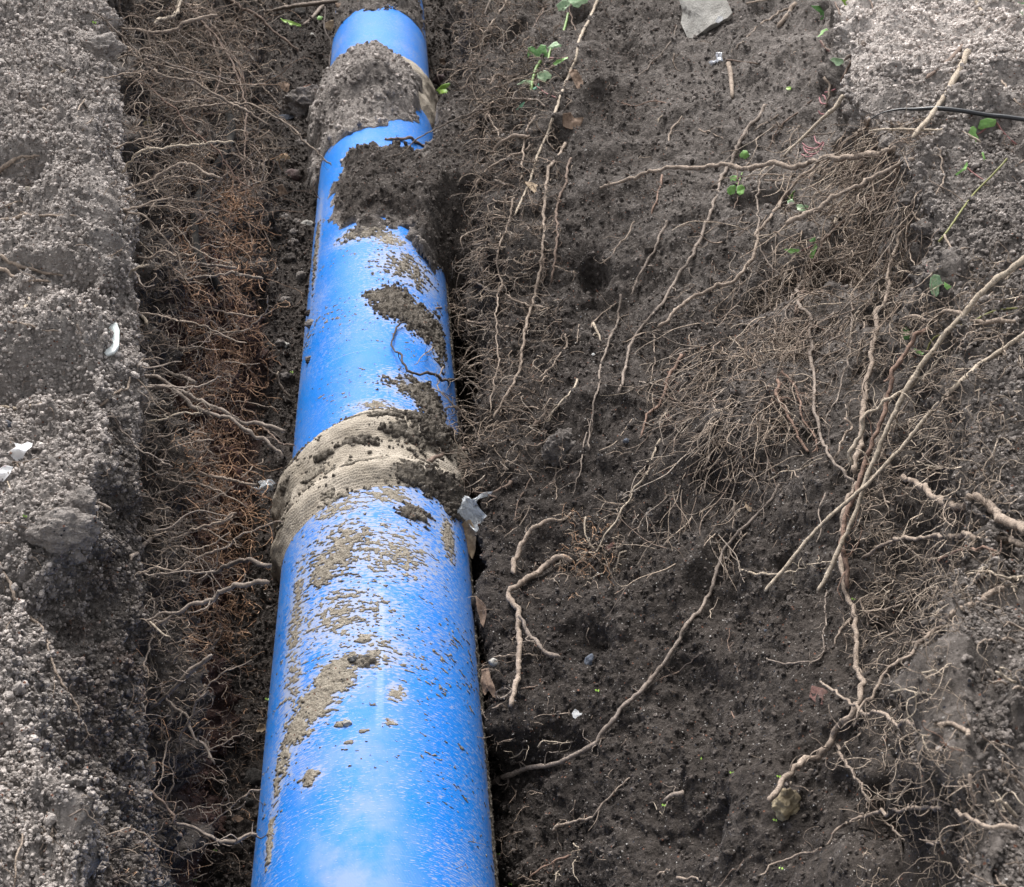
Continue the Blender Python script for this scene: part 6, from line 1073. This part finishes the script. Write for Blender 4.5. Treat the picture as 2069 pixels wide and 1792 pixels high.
slab('plastic_film', '01', [(1555, 1110), (1640, 1105), (1675, 1140), (1640, 1165), (1665, 1215), (1610, 1235), (1560, 1200), (1500, 1190), (1575, 1150)], M_FILM2, 'torn dirty plastic film in a hollow left of the near joint', 'plastic film', off=.03, crumple=.02, freq=26, seed=9, dense=4)
slab('stone', '20', [(-5, -14), (20, 60), (8, 130), (55, 240), (110, 205), (190, 150), (290, 112), (322, 80), (280, -14)], MS['grey'], 'big angular grey stone at the top edge, set in the slope', 'stone', off=.075, crumple=.006, back=.16, nmix=.35, freq=9, bulge=.0, flat=True)
slab('paper_chip', '20', [(215, 130), (235, 95), (262, 98), (262, 122), (235, 140)], MS['chip'], 'small white fleck lying on the big grey stone', 'chip', off=.085, crumple=.001, back=.003)
slab('brick_fragment', '22', [(780, 640), (800, 575), (865, 590), (860, 690), (820, 680)], MS['brick'], 'flat dull red brick fragment pressed in the lower right slope', 'brick fragment', off=.004, crumple=.002, back=.02, nmix=.2)
slab('brick_fragment', '11', [(1958, 742), (1985, 716), (2000, 745), (1975, 770)], MS['brick'], 'small red chip at the left edge of the hanging root thicket', 'brick fragment', off=.01, crumple=.002, back=.015)
slab('brick_fragment', '11', [(1600, 1525), (1650, 1488), (1665, 1500), (1622, 1548)], MS['brick'], 'red brick sliver behind the tangled rootlets on the right wall', 'brick fragment', off=.006, crumple=.002, back=.015)
slab('slate', '10', [(493, 1395), (510, 1330), (578, 1282), (588, 1305), (532, 1385), (505, 1405)], MS['slate'], 'dark flat slate standing in the dark soil slump', 'slate', off=.02, crumple=.001, back=.012)
slab('slate', '00', [(1665, 700), (1700, 690), (1770, 690), (1780, 705), (1720, 726)], MS['blue'], 'blue grey flat slate on the floor left of the far joint', 'slate', off=.01, crumple=.001, back=.01)
def rock(name, tile, c, rw, rh, mat, label, cat, seed, off=0.0, lump=.35, cols=None, sub=3, group=None):
    p = px_of(tile, [c])[0]; h = hit(*p); t = h[2] - off; sc = .335 * t / FPX; C0 = CO + ray_dir(*p) * t
    import bmesh
    bm = bmesh.new(); bmesh.ops.create_icosphere(bm, subdivisions=sub, radius=1); V = np.array([v.co[:] for v in bm.verts]); F = [[v.index for v in f.verts] for f in bm.faces]; bm.free()
    rr = 1 + lump * noise(V, 1.2, seed) + lump * .5 * noise(V, 2.8, seed + 1) + lump * .25 * noise(V, 6, seed + 2)
    rr = rr + (.10 * np.abs(noise(V, 9, seed + 3)) if sub > 3 else 0); V = V * rr[:, None]; V[:, 2] = np.where(V[:, 2] < -.35, -.35 + (V[:, 2] + .35) * .3, V[:, 2])
    R3, U3 = CM[:, 0], CM[:, 1]; B3 = CM[:, 2]
    W = V[:, :1] * R3 * rw * sc + V[:, 1:2] * U3 * rh * sc + V[:, 2:] * B3 * min(rw, rh) * sc * .8
    o = mesh_obj(name, W, np.array(F), mat, shade=sub > 2, cols=None if cols is None else np.tile(cols, (len(W), 1))); o.location = tuple(C0); return tag(o, label, cat, group)
rock('stone', '22', (642, 1285), 76, 84, MS['yellow'], 'yellowish lumpy stone smeared with soil on the lower right slope', 'stone', 41, .012, .42, None, 5)
rock('clod', '02', (1518, 1150), 70, 58, MS['clod'], 'dark round clod on the floor against the left side of the pipe', 'clod', 1)
rock('clod', '02', (1350, 1085), 42, 26, MS['clod'], 'smaller dark clod left of the dark round clod', 'clod', 2); rock('clod', '02', (1502, 1282), 30, 30, MS['clod'], 'small dark clod just below the dark round clod', 'clod', 3)
rock('bone_chunk', '02', (915, 1062), 24, 44, MS['cream'], 'cream coloured chunk like old wood in the lower left wall', 'chunk', 4, .01)
rock('seed_head', '00', (866, 745), 40, 42, MS['tanseed'], 'round tan fibrous seed head at the top of the left wall', 'seed head', 5, .03, .5)
rock('tar_lump', '12', (90, 425), 36, 24, MS['slate'], 'black lump on the crown of the pipe, left one of two touching', 'lump', 6, .004, .5); rock('tar_lump', '12', (155, 418), 26, 22, MS['slate'], 'black lump on the crown of the pipe, right one of two touching', 'lump', 7, .004, .6)
rock('stone', '12', (1512, 430), 32, 38, MS['blue'], 'blue grey angular stone on the slope right of the forked off root', 'stone', 8, .0, .4); rock('stone', '12', (928, 436), 26, 24, MS['grey'], 'small grey stone held over the gap beside the pipe', 'stone', 9, .04)
rock('stone', '00', (1762, 1062), 48, 42, MS['redstone'], 'dark reddish blocky stone on the floor left of the soil slump', 'stone', 10); rock('stone', '00', (1795, 90), 50, 40, MS['clod'], 'dark round stone on the floor beside the long green leaf', 'stone', 11)
rock('stone', '10', (612, 482), 44, 32, MS['redstone'], 'dark purple stone right of the far joint above the green leaf', 'stone', 12); rock('stone', '12', (45, 805), 30, 24, MS['grey'], 'round grey pebble stuck on the pipe below the mud crust', 'stone', 13, .004)
rock('stone', '11', (1728, 880), 18, 16, MS['blue'], 'small round blue grey pebble in the middle of the right slope', 'pebble', 14); rock('stone', '11', (1530, 360), 10, 9, MS['chip'], 'tiny round white pebble near the top of the mid slope', 'pebble', 15)
rock('stone', '00', (165, 1150), 32, 24, MS['cream'], 'whitish pebble on the left bank above the two parallel roots', 'pebble', 16); rock('stone', '01', (50, 785), 26, 24, MS['blue'], 'flat bluish stone on the left bank above the white wrapper', 'stone', 17)
rock('clod', '01', (370, 1420), 190, 110, M_SOIL, 'big pale clod of earth jutting from the left bank over a dark hollow', 'clod', 18, .02, .35, (.62, .1, 0), 6); rock('clod', '01', (480, 1270), 85, 95, M_SOIL, 'upper knob of earth on top of the big jutting clod', 'clod', 19, .0, .35, (.55, .1, 0), 6)
rock('clod', '00', (560, 300), 150, 95, M_SOIL, 'rounded pale clod at the upper end of the left bank edge', 'clod', 20, .0, .4, (.72, .0, 0), 6); rock('clod', '11', (1330, 920), 100, 105, M_SOIL, 'grey rounded clod sticking out of the dark right wall', 'clod', 21, .0, .4, (.32, .0, 0), 6)
rock('clod', '20', (1300, 440), 70, 60, M_SOIL, 'crumbly clod hanging at the lip under the pale right ground', 'clod', 22, .01, .45, (.6, .0, 0), 5); rock('clod', '20', (1390, 1200), 60, 40, M_SOIL, 'grey clod held in the hanging roots on the right', 'clod', 23, .0, .45, (.4, .0, 0), 5)
rock('clod', '00', (1850, 640), 150, 95, M_SOIL, 'lumpy grey clod on the floor against the left side of the far joint', 'clod', 31, .0, .4, (.42, .0, 0), 6)
crng = np.random.default_rng(99)
for i in range(34):
    x, y = crng.uniform(545, 655), crng.uniform(45, 760); x = min(x, 655 - (y - 60) * .045)
    sz_ = crng.uniform(14, 44); dk = crng.random() < .55; nm = 'dark' if dk else 'grey'
    rock('clod', '00', (x / .3351, y / .3351), sz_, sz_ * crng.uniform(.6, .95), M_SOIL if crng.random() < .7 else MS['clod' if dk else 'grey'], uniq(f"{'large' if sz_ > 30 else 'small'} {nm} clod on the floor {where((x, y))}", [], None), 'clod', 400 + i, .0, .4, (.12 if dk else .5, .1, 0), 3, 'clods on the trench floor left of the pipe')
for i in range(26):
    x, y = crng.uniform(1010, 1900), crng.uniform(220, 1770); sz_ = crng.uniform(16, 46); dk = crng.random() < .6; nm = 'dark' if dk else 'grey'
    rock('clod', '00', (x / .3351, y / .3351), sz_, sz_ * crng.uniform(.6, .95), M_SOIL, uniq(f"{'large' if sz_ > 32 else 'small'} {nm} clod on the right slope {where((x, y))}", [], None), 'clod', 500 + i, .0, .45, (.08 if dk else .32, .1, 0), 4, 'clods on the right slope')
prng = np.random.default_rng(321); zones = [((1000, 1900, 200, 1780), 44, 'the dark right slope', 'right slope'), ((10, 230, 100, 1780), 16, 'the left bank', 'left bank'), ((1760, 2060, 10, 280), 12, 'the pale ground at the top right', 'pale ground'), ((545, 640, 60, 800), 10, 'the floor left of the pipe', 'floor')]
for box, n, nm, gnm in zones:
    for i in range(n):
        kind, cn = [('grey', 'grey'), ('blue', 'blue grey'), ('brick', 'brick red'), ('cream', 'cream'), ('chip', 'white'), ('slate', 'black')][prng.integers(0, 6)]
        x, y = prng.uniform(box[0], box[1]), prng.uniform(box[2], box[3]); p = hit(x, y); r_ = prng.uniform(1.3, 3.4) * (1.0 if cn in ('grey', 'blue grey', 'black') else .7)
        tl = '00'; c = (x / .3351, y / .3351)
        lab = uniq(f'small {cn} pebble in {nm} {where((x, y))}', [], None)
        rock('pebble', tl, c, r_ / .335, r_ * prng.uniform(.6, 1) / .335, MS[kind], lab if len(lab.split()) <= 16 else f'small {cn} pebble {where((x, y))}', 'pebble', 100 + i, .0, .45, None, 2, 'pebbles in ' + nm)
print('TRIS', sum(len(o.data.loops) - 2 * len(o.data.polygons) for o in bpy.data.objects if o.type == 'MESH'))
